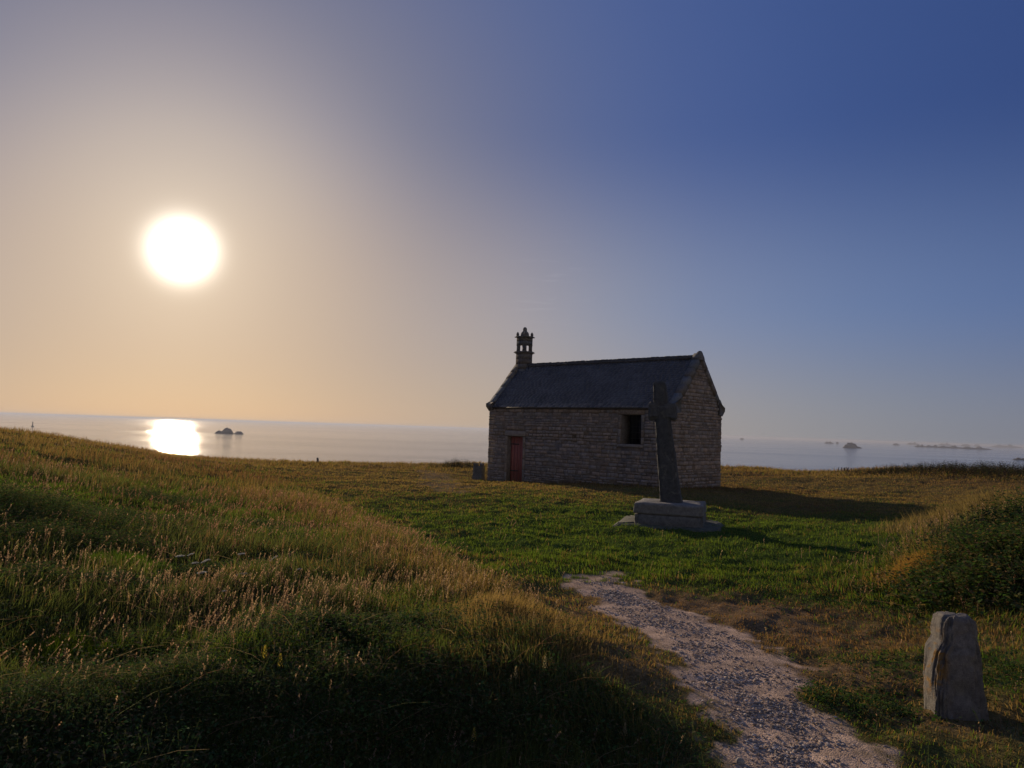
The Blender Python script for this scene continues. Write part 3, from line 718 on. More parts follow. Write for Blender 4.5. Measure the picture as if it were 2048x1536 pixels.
# belfry
bel = empty('belfry', (.42, CW / 2, HR - .06)); bel.parent = chapel; bel.scale = (1.08, 1.08, .97)
bs = .235; bc = (.13, .12, .105)
bm_ = MB()
for k in range(4):
    bm_.box(-bs - .01, bs + .01, -bs - .01, bs + .01, -.35 + k * .245, -.35 + (k + 1) * .245 - .004, stonecol(bc, .12), .004)
for (h, w) in ((.63, .05), (.665, .085), (.70, .06)): bm_.box(-bs - w, bs + w, -bs - w, bs + w, h, h + .036, bc, .003)
bm_.build('base', granite_m, bel)
pl = MB(); 
for sx in (-1, 1):
    for sy in (-1, 1):
        x, y = sx * (bs - .055), sy * (bs - .055); pl.box(x - .056, x + .056, y - .056, y + .056, .74, 1.05, stonecol(bc, .1), .004)
        pl.box(x - .066, x + .066, y - .066, y + .066, .735, .775, bc, .002); pl.box(x - .066, x + .066, y - .066, y + .066, 1.01, 1.05, bc, .002)
pl.build('pillars', granite_m, bel)
hd = MB(); 
for k in range(2): hd.box(-bs - .005, bs + .005, -bs - .005, bs + .005, 1.052 + k * .17, 1.052 + (k + 1) * .17 - .004, stonecol(bc, .1), .003)
hd.box(-bs - .07, bs + .07, -bs - .07, bs + .07, 1.393, 1.44, bc, .003); hd.box(-bs - .03, bs + .03, -bs - .03, bs + .03, 1.441, 1.47, bc, .002)
hd.build('lantern_head', granite_m, bel)
def lathe(mb, prof, n, c=(0, 0, 0), col=(.14, .13, .115)):
    vs = [(c[0] + r * math.cos(2 * math.pi * k / n), c[1] + r * math.sin(2 * math.pi * k / n), c[2] + z) for r, z in prof for k in range(n)]
    fs = [(i * n + k, i * n + (k + 1) % n, (i + 1) * n + (k + 1) % n, (i + 1) * n + k) for i in range(len(prof) - 1) for k in range(n)]
    mb.add(vs, fs, col)
dmm = MB(); lathe(dmm, [(.18, 0), (.185, .05), (.175, .13), (.14, .2), (.10, .235), (.085, .26), (.09, .30), (.085, .37), (.06, .42), (.01, .445)], 14, (0, 0, 1.468)); dmm.build('dome', granite_m, bel, True)
for sx in (-1, 1):
    for sy in (-1, 1):
        pm_ = MB(); lathe(pm_, [(.05, 0), (.062, .05), (.062, .10), (.045, .15), (.03, .18), (.005, .2)], 8, (sx * .215, sy * .215, 1.468)); pm_.build('pinnacle', granite_m, bel, True)
bb = MB(); lathe(bb, [(.085, 0), (.075, .03), (.05, .08), (.04, .13), (.01, .15)], 12, (0, 0, .86)); bb.tube([(0, 0, 1.0), (0, 0, 1.06)], .012, 6); bb.build('bell', iron_m, bel, True)

# ------------------------------------------------------------------ roughened block helper (cross, plinth, standing stones)
def rough_block(name, sections, mat, parent=None, n=20, noise=.02, ns=4.0, seed=0, col=(.17, .16, .14), round_=.35, sub=14, lich=None):
    """sections: list of (z, cx, cy, halfx, halfy); superellipse sections lofted and roughened"""
    zs = np.array([s[0] for s in sections]); nz = max(2, int((zs[-1] - zs[0]) / ((zs[-1] - zs[0]) / (sub * (len(sections) - 1)))) + 1)
    Z = np.concatenate([np.linspace(zs[i], zs[i + 1], sub, endpoint=False) for i in range(len(zs) - 1)] + [[zs[-1]]])
    cx, cy, hx, hy = [np.interp(Z, zs, np.array([s[k] for s in sections])) for k in (1, 2, 3, 4)]
    a = np.linspace(0, 2 * np.pi, n * 4, endpoint=False)
    e = round_; ca, sa = np.cos(a), np.sin(a)
    ux = np.sign(ca) * np.abs(ca) ** e; uy = np.sign(sa) * np.abs(sa) ** e
    X = cx[:, None] + hx[:, None] * ux; Y = cy[:, None] + hy[:, None] * uy; ZZ = Z[:, None] * np.ones_like(a)
    A = a[None, :] * np.ones_like(ZZ)
    nz_ = (fbm(np.cos(A) * ns + 3 + seed, ZZ * ns * 1.5 + np.sin(A) * ns, seed + 5, 4) - .5) * 2 * noise * 1.6
    X = X + nz_ * ux; Y = Y + nz_ * uy
    ZZ = ZZ + (fbm(X * ns * 2 + 9, Y * ns * 2, seed + 15, 3) - .5) * noise * sstep(zs[-1] - noise * 6, zs[-1], ZZ) * 2
    nn = len(a); nr_ = len(Z)
    V = np.stack([X, Y, ZZ], -1).reshape(-1, 3)
    ii = np.arange(nr_ * nn).reshape(nr_, nn); jj = np.roll(ii, -1, 1)
    f = np.stack([ii[:-1], jj[:-1], jj[1:], ii[1:]], -1).reshape(-1, 4)
    # cap rings
    caps = []; vv = [V]; base = len(V)
    last = ii[-1]; ctop = V[last].mean(0)
    for kk in (.75, .45, .15):
        ring = ctop + (V[ii[-1]] - ctop) * kk; ring[:, 2] = V[ii[-1]][:, 2] * kk + (ctop[2] + .3 * noise) * (1 - kk) + (fbm(ring[:, 0] * ns * 3, ring[:, 1] * ns * 3, seed + 3, 3) - .5) * noise
        vv.append(ring); cur = np.arange(base, base + nn); caps.append(np.stack([last, np.roll(last, -1), np.roll(cur, -1), cur], -1)); last = cur; base += nn
    vv.append(np.array([[ctop[0], ctop[1], ctop[2] + .3 * noise]])); tri = np.stack([last, np.roll(last, -1), np.full(nn, base)], -1)
    V = np.concatenate(vv); F4 = np.concatenate([f] + caps)
    cc = np.ones((len(V), 3)) * np.array(col) * (.85 + .3 * fbm(V[:, 0] * 5 + V[:, 1] * 3, V[:, 2] * 5, seed, 3))[:, None]
    if lich is not None:
        # orange lichen patches on one flank
        msk = lich(V)
        cc = cc * (1 - msk[:, None]) + np.array([.34, .19, .05]) * msk[:, None]
    return npmesh(name, V, [F4, tri], mat, parent, cc, True)

# ------------------------------------------------------------------ wayside cross
XB = np.array([3.27, 15.18]); PZ = -.225; PR = R(17.5)
cross = empty('wayside_cross', (XB[0], XB[1], PZ), PR * -1)
tag(cross, 'weathered granite wayside cross with stub arms, leaning on a stepped plinth', 'stone cross')
rough_block('lower_step', [(-.2, -.03, .02, 1.0, .95), (.06, -.03, .02, 1.02, .97), (.12, -.02, .02, .96, .91)], granite_m, cross, 22, .035, 3.5, 3, (.10, .10, .065), .25, 6)
rough_block('lower_course', [(.08, .01, 0, .655, .60), (.29, .01, 0, .65, .60), (.315, 0, 0, .63, .58)], granite_m, cross, 20, .024, 4, 5, (.15, .145, .125), .12, 6)
rough_block('plinth', [(.318, 0, 0, .65, .60), (.33, 0, 0, .67, .61), (.50, 0, 0, .66, .60), (.525, 0, 0, .64, .58)], granite_m, cross, 20, .018, 4, 8, (.19, .18, .155), .12, 6)
def lean(z): return -.27 * (z - .5) / 2.36
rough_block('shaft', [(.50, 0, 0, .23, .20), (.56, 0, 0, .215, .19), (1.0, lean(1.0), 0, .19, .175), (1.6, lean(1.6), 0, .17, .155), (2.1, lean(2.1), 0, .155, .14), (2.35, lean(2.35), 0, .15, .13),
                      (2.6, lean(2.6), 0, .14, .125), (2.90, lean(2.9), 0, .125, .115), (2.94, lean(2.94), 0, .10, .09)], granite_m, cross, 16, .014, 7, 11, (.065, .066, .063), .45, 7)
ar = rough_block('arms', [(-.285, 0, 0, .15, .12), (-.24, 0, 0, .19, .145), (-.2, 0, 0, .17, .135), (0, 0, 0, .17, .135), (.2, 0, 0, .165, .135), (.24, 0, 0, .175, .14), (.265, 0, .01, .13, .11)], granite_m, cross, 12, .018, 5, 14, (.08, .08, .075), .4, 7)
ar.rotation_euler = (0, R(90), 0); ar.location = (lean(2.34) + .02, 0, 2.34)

# ------------------------------------------------------------------ standing stone by the path
hz = hit(1908, 1436); sz = float(height(np.array([hz[0]]), np.array([hz[1]]))[0])
def lich1(V):
    n = fbm(V[:, 1] * 30 + 4, V[:, 2] * 22, 77, 4); return (sstep(.55, .63, n) * sstep(-.09, -.15, V[:, 0]) * sstep(.1, .2, V[:, 2]) * (1 - sstep(.5, .58, V[:, 2]))).astype(float)
st = rough_block('standing_stone', [(-.12, 0, 0, .19, .15), (.02, 0, 0, .192, .15), (.15, -.012, 0, .187, .145), (.32, -.022, 0, .178, .135), (.42, -.02, 0, .165, .128), (.49, -.0, 0, .135, .115), (.57, -.005, 0, .128, .11), (.625, .0, 0, .12, .10), (.645, .0, 0, .10, .085)],
                 stone_material('lichened_granite', (0, 0, 0), 3.2, .5, .03), None, 34, .016, 7, 23, (.22, .20, .17), .40, 12, lich1)
st.location = (hz[0] + .065, hz[1] + .10, sz - .035); st.rotation_euler = (0, R(.5), R(-10)); st.scale = (.76, .9, .95)
tag(st, 'squat upright granite stone with orange lichen beside the gravel path', 'standing stone')
# stele at the chapel's left corner
hz2 = P(957, 962, Y=34.2); z2 = float(height(np.array([hz2[0]]), np.array([hz2[1]]))[0])
st2 = rough_block('stone_stele', [(-.2, 0, 0, .27, .17), (.55, 0, 0, .24, .15), (.62, 0, 0, .24, .15)], granite_m, None, 12, .02, 4, 31, (.11, .11, .1), .3, 8)
kb = MB(); kb.box(-.22, -.06, -.12, .12, .60, .74, (.11, .11, .1), .015); kb.box(.08, .22, -.12, .12, .60, .76, (.11, .11, .1), .015)
kb.build('horn', granite_m, st2)
st2.location = (hz2[0], hz2[1], z2); st2.rotation_euler = (0, 0, R(-20))
tag(st2, 'low dark stone block with a notched top by the left corner of the chapel', 'stone block')

# ------------------------------------------------------------------ posts on the skyline
def post(px, pyb, hpx, w, label, group=None, Y=None):
    q = P(px, pyb, Y=Y) ; zg = float(height(np.array([q[0]]), np.array([q[1]]))[0]); h = hpx / F * q[1]
    mb = MB(); mb.tube([(0, 0, -.3), (random.uniform(-.02, .02), 0, h * .5), (random.uniform(-.04, .04), 0, h)], [w, w * .95, w * .8], 7, (.1, .08, .06))
    o = mb.build('wooden_post', wood_m); o.location = (q[0], q[1], max(zg, q[2] - .1)); tag(o, label, 'post', group)
for i, (px, h) in enumerate([(1677, 7), (1683, 7), (1688, 6), (1690, 7), (1694, 7), (1696.5, 7), (1702, 6)]):
    post(px, 938, h, .028, 'thin stake in the row of stakes on the skyline right of the chapel', 'thin stakes on the skyline', 41)
post(635, 921, 9, .07, 'short thick wooden post on the skyline left of the chapel', None, 44.5)
post(2021, 935, 5, .03, 'lone thin stake standing by the heather mound at far right', None, 37)
#GRASS#
# ------------------------------------------------------------------ grass
def free(x, y, pad=0.):
    """False where something solid stands"""
    lx, ly = chap_local(x, y)
    ok = ~((lx > -.05 - pad) & (lx < CL + .05 + pad) & (ly > -.03 - pad) & (ly < CW + .05 + pad))
    dx, dy = x - XB[0], y - XB[1]; c, s = math.cos(PR), math.sin(PR)
    ux, uy = dx * c - dy * s, dx * s + dy * c
    ok &= ~((np.abs(ux + .03) < .70 + pad) & (np.abs(uy) < .66 + pad))
    ok &= np.hypot(x - hz[0], y - hz[1] - .13) > .16
    return ok
def sample(n, d0, d1, power, half=52):
    """n points in the sector in front; density falls with distance"""
    u = rng.random(n); k = 2 - power
    d = (d0 ** k + u * (d1 ** k - d0 ** k)) ** (1 / k); t = R(1) * rng.uniform(-half, half, n)
    return d * np.sin(t), d * np.cos(t)
def blades(name, x, y, h, w, col, mat, label, bend=.45, segs=2, cat='grass', z=None, tipcol=1.25, width_tip=0):
    n = len(x); z = (height(x, y) if z is None else z) - .008
    az = rng.uniform(0, 2 * np.pi, n); fx, fy = np.cos(az), np.sin(az)           # blade's width direction
    la = R(60) + (fbm(x * 1.1, y * 1.1, 201, 3) - .5) * 9 + rng.normal(0, .9, n); le = np.abs(rng.normal(0, bend, n)) * h       # lean, tousled by the wind in patches
    h = h * (.55 + .9 * fbm(x * 4.5, y * 4.5, 203, 3))
    lx, ly = np.cos(la) * le, np.sin(la) * le
    b = np.stack([x, y, z], -1); W = np.stack([fx, fy, np.zeros(n)], -1) * (w / 2)[:, None]
    top = b + np.stack([lx, ly, h * np.sqrt(np.clip(1 - (le / h) ** 2 * .5, .3, 1))], -1)
    if segs == 1:
        V = np.stack([b - W, b + W, top], 1).reshape(-1, 3); i = np.arange(n)[:, None] * 3
        Fc = [np.concatenate([i, i + 1, i + 2], 1)]; nv = 3
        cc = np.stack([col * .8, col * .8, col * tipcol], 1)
    else:
        mid = b + np.stack([lx * .3, ly * .3, (top[:, 2] - b[:, 2]) * .58], -1)
        V = np.stack([b - W, b + W, mid + W * .8, mid - W * .8, top], 1).reshape(-1, 3); i = np.arange(n)[:, None] * 5
        Fc = [np.concatenate([i + 3, i + 2, i + 4], 1), np.concatenate([i, i + 1, i + 2, i + 3], 1)]; nv = 5
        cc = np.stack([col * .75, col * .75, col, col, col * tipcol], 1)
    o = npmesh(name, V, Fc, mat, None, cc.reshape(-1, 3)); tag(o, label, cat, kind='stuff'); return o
def blade_colors(zn, n, tall):
    r1 = rng.random(n); dry = np.clip(zn['dry'] + (rng.random(n) - .5) * .5, 0, 1)
    isdry = (r1 < dry).astype(float)
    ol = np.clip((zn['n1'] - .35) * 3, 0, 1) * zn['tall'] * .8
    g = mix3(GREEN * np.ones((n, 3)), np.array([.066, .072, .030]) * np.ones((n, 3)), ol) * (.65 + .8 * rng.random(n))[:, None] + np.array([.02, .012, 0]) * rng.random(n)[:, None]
    s = mix3(STRAW * (.6 + .8 * rng.random(n))[:, None], BROWN * (.7 + .9 * rng.random(n))[:, None], np.clip(zn['red'] * .8 * (1 - zn['gold']) + .35 * zn['bare'] + (rng.random(n) - .5) * .5, 0, 1))
    return g * (1 - isdry[:, None]) + s * isdry[:, None]
def keep(p): return rng.random(len(p)) < p
# short turf
for (n, d0, d1, pw, segs, wk) in ((230000, 2.2, 11, 1.1, 2, 1.0), (330000, 10, 30, 1.2, 1, 1.), (230000, 28, 56, 1.0, 1, 1.)):
    x, y = sample(n, d0, d1, pw); zn = zones(x, y); pm = pathmask(x, y)
    kp = keep((1 - zn['tall'] * .75) * (1 - np.clip(pm * 1.5, 0, .985)) * np.clip(.35 + 1.3 * zn['n2'], 0, 1) * (1 - .55 * zn['bare'])) & free(x, y)
    x, y = x[kp], y[kp]; zn = {k_: v[kp] for k_, v in zn.items()}; d = np.hypot(x, y); m = len(x)
    h = (zn['h'] * .75 + .012) * (.5 + rng.random(m)) * (1 - .55 * pm[kp]); h *= np.where(d < 9, .8, 1)
    w = (.0022 + .00065 * d) * (.7 + .7 * rng.random(m))
    lx, ly = chap_local(x, y)
    near = (lx > -.3) & (lx < CL + .3) & (ly > -.35) & (ly < CW + .3); h = np.where(near, h + .12 * rng.random(m), h)
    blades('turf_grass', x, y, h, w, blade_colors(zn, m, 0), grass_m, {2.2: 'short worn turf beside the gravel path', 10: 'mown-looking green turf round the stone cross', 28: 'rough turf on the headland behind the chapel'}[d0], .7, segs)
# tall meadow
for (n, d0, d1, pw, segs) in ((330000, 1.7, 7, 1.2, 2), (260000, 6.5, 18, 1.3, 2), (200000, 17, 55, 1.1, 1)):
    x, y = sample(n, d0, d1, pw); zn = zones(x, y); pm = pathmask(x, y)
    kp = keep(np.clip(zn['tall'] + zn['sky'] * .8, 0, 1) * (1 - .5 * zn['rb']) * (1 - np.clip(pm * 2, 0, 1)) * np.clip(.15 + 1.6 * fbm(x * 3.5, y * 3.5, 91, 3), 0, 1)) & free(x, y)
    x, y = x[kp], y[kp]; zn = {k_: v[kp] for k_, v in zn.items()}; d = np.hypot(x, y); m = len(x)
    h = np.clip(zn['h'], .08, .5) * (.45 + .8 * rng.random(m))
    w = (.0022 + .00055 * d) * (.7 + .8 * rng.random(m))
    blades('meadow_grass', x, y, h, w, blade_colors(zn, m, 1), grass_m, {1.7: 'long uncut meadow grass on the near bank', 6.5: 'long meadow grass on the slope left of the path', 17: 'tall pale grass along the skyline'}[d0], .95 if d0 < 3 else .75, segs)
for (px_, py_, sx_, sy_, hh_, n_, c_, lab_) in ((1862, 1165, .22, .30, .34, 9000, (.27, .17, .06), 'golden clump of dry grass at the left foot of the right-hand scrub'), (1955, 1095, .3, .4, .42, 7000, (.13, .14, .045), 'yellow green grass clump in front of the right-hand scrub'),
                                               (1990, 1060, .6, .8, .58, 13000, (.17, .13, .055), 'tall tan grass standing out of the right-hand scrub'), (2030, 1130, .4, .4, .46, 4000, (.10, .12, .04), 'tall green grass among the right-hand scrub'),
                                               (250, 1140, .3, .25, .2, 7000, (.07, .12, .02), 'bright green grass tuft on the left slope'), (150, 1300, .2, .15, .16, 5000, (.085, .12, .02), 'bright green grass tuft low on the left bank'), (1010, 1260, .3, .5, .2, 7000, (.24, .17, .07), 'straw-coloured grass on the shoulder of the bank')):
    q_ = hit(px_, py_); u_, v_ = rng.normal(0, sx_, n_), rng.normal(0, sy_, n_); x, y = q_[0] + u_, q_[1] + v_
    k_ = np.exp(-.35 * ((u_ / sx_) ** 2 + (v_ / sy_) ** 2)); h = hh_ * (.35 + .65 * k_) * rng.uniform(.5, 1.1, n_); d = np.hypot(x, y); ok = (pathmask(x, y) < .2) & free(x, y, .02)
    x, y, h, d = x[ok], y[ok], h[ok], d[ok]; blades('meadow_grass', x, y, h, (.002 + .0005 * d), np.array(c_) * rng.uniform(.6, 1.35, len(x))[:, None], grass_m, lab_, .5, 2)
# seed-headed stems
def seedstems(n, d0, d1, pw, name, label, dens, nh=7, hk=1.0):
    x, y = sample(n, d0, d1, pw); zn = zones(x, y); pm = pathmask(x, y)
    kp = keep(np.clip(dens(zn, x, y), 0, 1) * (1 - np.clip(pm * 2.5, 0, 1))) & free(x, y, .05)
    x, y = x[kp], y[kp]; zn = {k_: v[kp] for k_, v in zn.items()}; d = np.hypot(x, y); m = len(x)
    z = height(x, y) - .01; h = (zn['h'] * .75 + .05 + .09 * rng.random(m)) * hk
    w = .0014 + .00042 * d
    az = rng.uniform(0, 2 * np.pi, m); la = rng.normal(R(50), 1.0, m); le = np.abs(rng.normal(.0, .45, m)) * h
    b = np.stack([x, y, z], -1); top = b + np.stack([np.cos(la) * le, np.sin(la) * le, h * .95], -1); mid = b * .5 + top * .5; mid[:, :2] -= (top - b)[:, :2] * .2
    Wd = np.stack([np.cos(az), np.sin(az), np.zeros(m)], -1) * (w / 2)[:, None]
    col = mix3(np.array([.30, .22, .13]) * (.6 + .6 * rng.random(m))[:, None], np.array([.24, .13, .085]) * (.7 + .6 * rng.random(m))[:, None], np.clip(zn['red'] + (rng.random(m) - .5) * .6, 0, 1))
    V = [np.stack([b - Wd, b + Wd, mid + Wd * .8, mid - Wd * .8, top + Wd * .4, top - Wd * .4], 1).reshape(-1, 3)]
    i = np.arange(m)[:, None] * 6; Q = [np.concatenate([i, i + 1, i + 2, i + 3], 1), np.concatenate([i + 3, i + 2, i + 4, i + 5], 1)]
    cc = [np.repeat(col * .7, 6, 0)]; base = m * 6; T = []
    dirv_ = (top - mid) / np.linalg.norm(top - mid, axis=1)[:, None]
    hl = (.028 + .035 * rng.random(m)) * (1 + d * .01)
    for k_ in range(nh):                                   # spikelets of the head
        t = k_ / (nh - 1); c0 = top + dirv_ * ((t - .7) * hl)[:, None]
        a2 = rng.uniform(0, 2 * np.pi, m); sp = hl * (.30 * (1 - t) + .07) * rng.uniform(.4, 1.2, m)
        tip = c0 + np.stack([np.cos(a2) * sp, np.sin(a2) * sp, hl * .22], -1); sd = np.stack([-np.sin(a2), np.cos(a2), np.zeros(m)], -1) * (w * 1.1 + .0006)[:, None]
        midp = (c0 + tip) / 2
        V.append(np.stack([c0, midp + sd, tip, midp - sd], 1).reshape(-1, 3)); i = base + np.arange(m)[:, None] * 4; Q.append(np.concatenate([i, i + 1, i + 2, i + 3], 1)); base += m * 4
        cc.append(np.repeat(col * rng.uniform(.8, 1.3, m)[:, None], 4, 0))
    o = npmesh(name, np.concatenate(V), [np.concatenate(Q)], head_m, None, np.concatenate(cc)); tag(o, label, 'grass', kind='stuff')
patch = lambda x, y, s, f=1.3: np.clip((fbm(x * f, y * f, s, 3) - .38) * 3.2, 0, 1)
seedstems(16000, 2.3, 7, 1.1, 'seed_head_grass', 'seed-headed grass stems on the near bank', lambda z, x, y: z['tall'] * patch(x, y, 101) * (.12 + .75 * patch(x, y, 141, .8) * sstep(3.9, 5., np.hypot(x, y))))
seedstems(24000, 6.0, 18, 1.2, 'seed_head_grass', 'reddish seed heads on the slope left of the path', lambda z, x, y: np.clip(z['tall'] * (.12 + .6 * patch(x, y, 103, 1.6)) + z['gold'] * .5 + z['rb'] * .6, 0, 1), 6)
seedstems(34000, 17, 50, 1.1, 'seed_head_grass', 'fine seed heads standing up along the skyline', lambda z, x, y: (z['tall'] * .5 + z['sky'] * .7) * patch(x, y, 105, .5), 4, .85)
seedstems(1500, 3, 16, 1.2, 'seed_head_grass', 'a few dry stems scattered in the short turf', lambda z, x, y: (1 - z['tall']) * .25, 5, .7)

# long bent stems lying through the meadow
x, y = sample(9000, 2.2, 14, 1.2); zn = zones(x, y); kp = keep(zn['tall'] * .7) & (pathmask(x, y) < .1); x, y = x[kp], y[kp]; m = len(x)
z = height(x, y) + .02; d = np.hypot(x, y); a = rng.uniform(0, 2 * np.pi, m); L_ = rng.uniform(.12, .42, m); up = rng.uniform(.15, 1.1, m); w = (.0011 + .0004 * d) / 2
dv = np.stack([np.cos(a), np.sin(a), np.zeros(m)], -1) * L_[:, None]; sd = np.stack([-np.sin(a) * .7, np.cos(a) * .7, np.full(m, .7)], -1) * w[:, None]
b = np.stack([x, y, z], -1); V = []
for t in (0, .35, .7, 1.):
    q = b + dv * t; q[:, 2] += L_ * up * (t - .55 * t * t); V += [q - sd * (1.05 - .7 * t), q + sd * (1.05 - .7 * t)]
V = np.stack(V, 1).reshape(-1, 3); i = np.arange(m)[:, None] * 8
c = np.array([[.16, .17, .07], [.28, .22, .12], [.10, .14, .05], [.22, .14, .08]])[rng.integers(0, 4, m)] * rng.uniform(.6, 1.3, m)[:, None]
o = npmesh('bent_stems', V, [np.concatenate([i + 2 * k_, i + 2 * k_ + 1, i + 2 * k_ + 3, i + 2 * k_ + 2], 1) for k_ in range(3)], grass_m, None, np.repeat(c, 8, 0)); tag(o, 'long thin bent stems tangled through the bank grass', 'grass', kind='stuff')

# leafy undergrowth
def leafy(n, pts_fn, name, label, hk, leaf, cols, nl=12):
    x, y, h = pts_fn(n); m = len(x); z = height(x, y) - .02
    V, Q, cc = [], [], []; base = 0
    for k_ in range(nl):
        t = .15 + .85 * (k_ + rng.random(m)) / nl; a = rng.uniform(0, 2 * np.pi, m)
        c0 = np.stack([x + rng.normal(0, .03, m), y + rng.normal(0, .03, m), z + h * t], -1)
        L_ = leaf * (.6 + .8 * rng.random(m)) * (1.15 - .5 * t); dr = rng.uniform(-.5, .7, m)
        dv = np.stack([np.cos(a), np.sin(a), dr], -1); dv /= np.linalg.norm(dv, axis=1)[:, None]
        sd = np.stack([-np.sin(a), np.cos(a), rng.uniform(-.5, .5, m)], -1) * (L_ * .27)[:, None]
        tip = c0 + dv * L_[:, None]; mp = c0 + dv * (L_ * .45)[:, None] + np.array([0, 0, .12]) * L_[:, None]
        V.append(np.stack([c0, mp + sd, tip, mp - sd], 1).reshape(-1, 3)); i = base + np.arange(m)[:, None] * 4; Q.append(np.concatenate([i, i + 1, i + 2, i + 3], 1)); base += 4 * m
        ci = rng.integers(0, len(cols), m); cc.append(np.repeat(np.array(cols)[ci] * rng.uniform(.6, 1.4, m)[:, None], 4, 0))
    # stems
    w = .0013; W = np.stack([np.full(m, w), np.zeros(m), np.zeros(m)], -1); b = np.stack([x, y, z], -1); tp = b + np.stack([rng.normal(0, .3, m) * h, rng.normal(0, .3, m) * h, h * .9], -1)
    V.append(np.stack([b - W, b + W, tp + W * .5, tp - W * .5], 1).reshape(-1, 3)); i = base + np.arange(m)[:, None] * 4; Q.append(np.concatenate([i, i + 1, i + 2, i + 3], 1))
    cc.append(np.repeat(np.tile(np.array([[.06, .075, .028]]), (m, 1)), 4, 0))
    o = npmesh(name, np.concatenate(V), [np.concatenate(Q)], leaf_m, None, np.concatenate(cc)); tag(o, label, 'plants', kind='stuff')
def region(cx_, cy_, sx, sy, hh, n):
    q = hit(cx_, cy_); a = math.atan2(q[0], q[1]); u = rng.normal(0, sx, n); v = rng.normal(0, sy, n)
    x = q[0] + u * math.cos(a) + v * math.sin(a); y = q[1] - u * math.sin(a) + v * math.cos(a)
    k_ = np.exp(-.5 * ((u / sx) ** 2 + (v / sy) ** 2) * .5) * (.45 + 1.1 * fbm(x * 3.2, y * 3.2, 401, 3) ** 1.5 * 1.6); h = hh * (.45 + .55 * k_) * rng.uniform(.6, 1.15, n)
    ok = (pathmask(x, y) < .2) & free(x, y, .02); return x[ok], y[ok], h[ok]
def multi(L):
    def fn(n):
        r = [region(*l[:5], int(n * l[5])) for l in L]; return [np.concatenate([q[i] for q in r]) for i in range(3)]
    return fn
LG = [(.055, .10, .026), (.07, .12, .03), (.045, .075, .022), (.12, .12, .045), (.15, .11, .045)]
leafy(5200, multi([(2010, 1150, .42, .5, .48, .3), (2080, 1110, .6, .9, .62, .4), (1880, 1180, .25, .25, .2, .1), (1990, 1080, .4, .8, .42, .2)]), 'undergrowth', 'dark leafy scrub on the mound behind the standing stone', 1, .065, LG, 13)
leafy(18000, multi([(30, 1040, .9, .7, .30, .24), (120, 1100, .8, .4, .2, .1), (480, 1060, .5, .4, .16, .08), (300, 1050, .5, .4, .17, .14), (560, 1135, .32, .3, .16, .12), (180, 1190, .6, .25, .14, .12), (340, 1010, .6, .6, .2, .12), (700, 1260, .45, .2, .1, .1), (420, 1160, .45, .25, .14, .12)]), 'undergrowth', 'dark leafy plants on the slope at the far left', 1, .038, LG, 9)
leafy(11000, multi([(100, 1440, .6, .25, .16, .25), (450, 1450, .7, .25, .12, .25), (850, 1450, .6, .22, .10, .25), (1150, 1450, .4, .3, .10, .12), (700, 1250, .8, .5, .1, .13)]), 'undergrowth', 'dark low leafy plants on the near face of the bank', 1, .022, LG, 9)
leafy(2600, multi([(1760, 1200, 1.0, .5, .07, .4), (1700, 1400, .3, .2, .07, .15), (1960, 1360, .5, .3, .09, .2), (1560, 1130, 1.5, .8, .06, .25)]), 'undergrowth', 'small broad-leaved weeds in the turf right of the path', 1, .035, [(.05, .10, .02), (.06, .09, .03)], 6)
leafy(2600, multi([(1940, 942, 2.4, 1.5, .5, .6), (2060, 950, 1.2, 1.5, .5, .2), (1775, 945, .8, .8, .25, .1), (915, 936, .8, .5, .45, .1)]), 'heather', 'dark heather and gorse along the skyline at far right', 1, .07, [(.035, .028, .018), (.03, .035, .015), (.05, .03, .028)], 13)

def weeds(n):
    x, y = sample(n, 2.4, 12, 1.25); zn = zones(x, y)
    kp = keep(np.clip(zn['tall'] + .06, 0, 1) * np.clip((fbm(x * 2.6, y * 2.6, 301, 3) - .36) * 4, .05, 1)) & (pathmask(x, y) < .15) & free(x, y, .03)
    x, y = x[kp], y[kp]; return x, y, (.05 + .13 * fbm(x * 3, y * 3, 303, 3)) * rng.uniform(.8, 1.8, len(x))
leafy(42000, weeds, 'undergrowth', 'mixed low green weeds among the bank grass', 1, .030, [(.05, .10, .025), (.07, .12, .03), (.04, .075, .025), (.11, .10, .04), (.13, .09, .045)], 8)
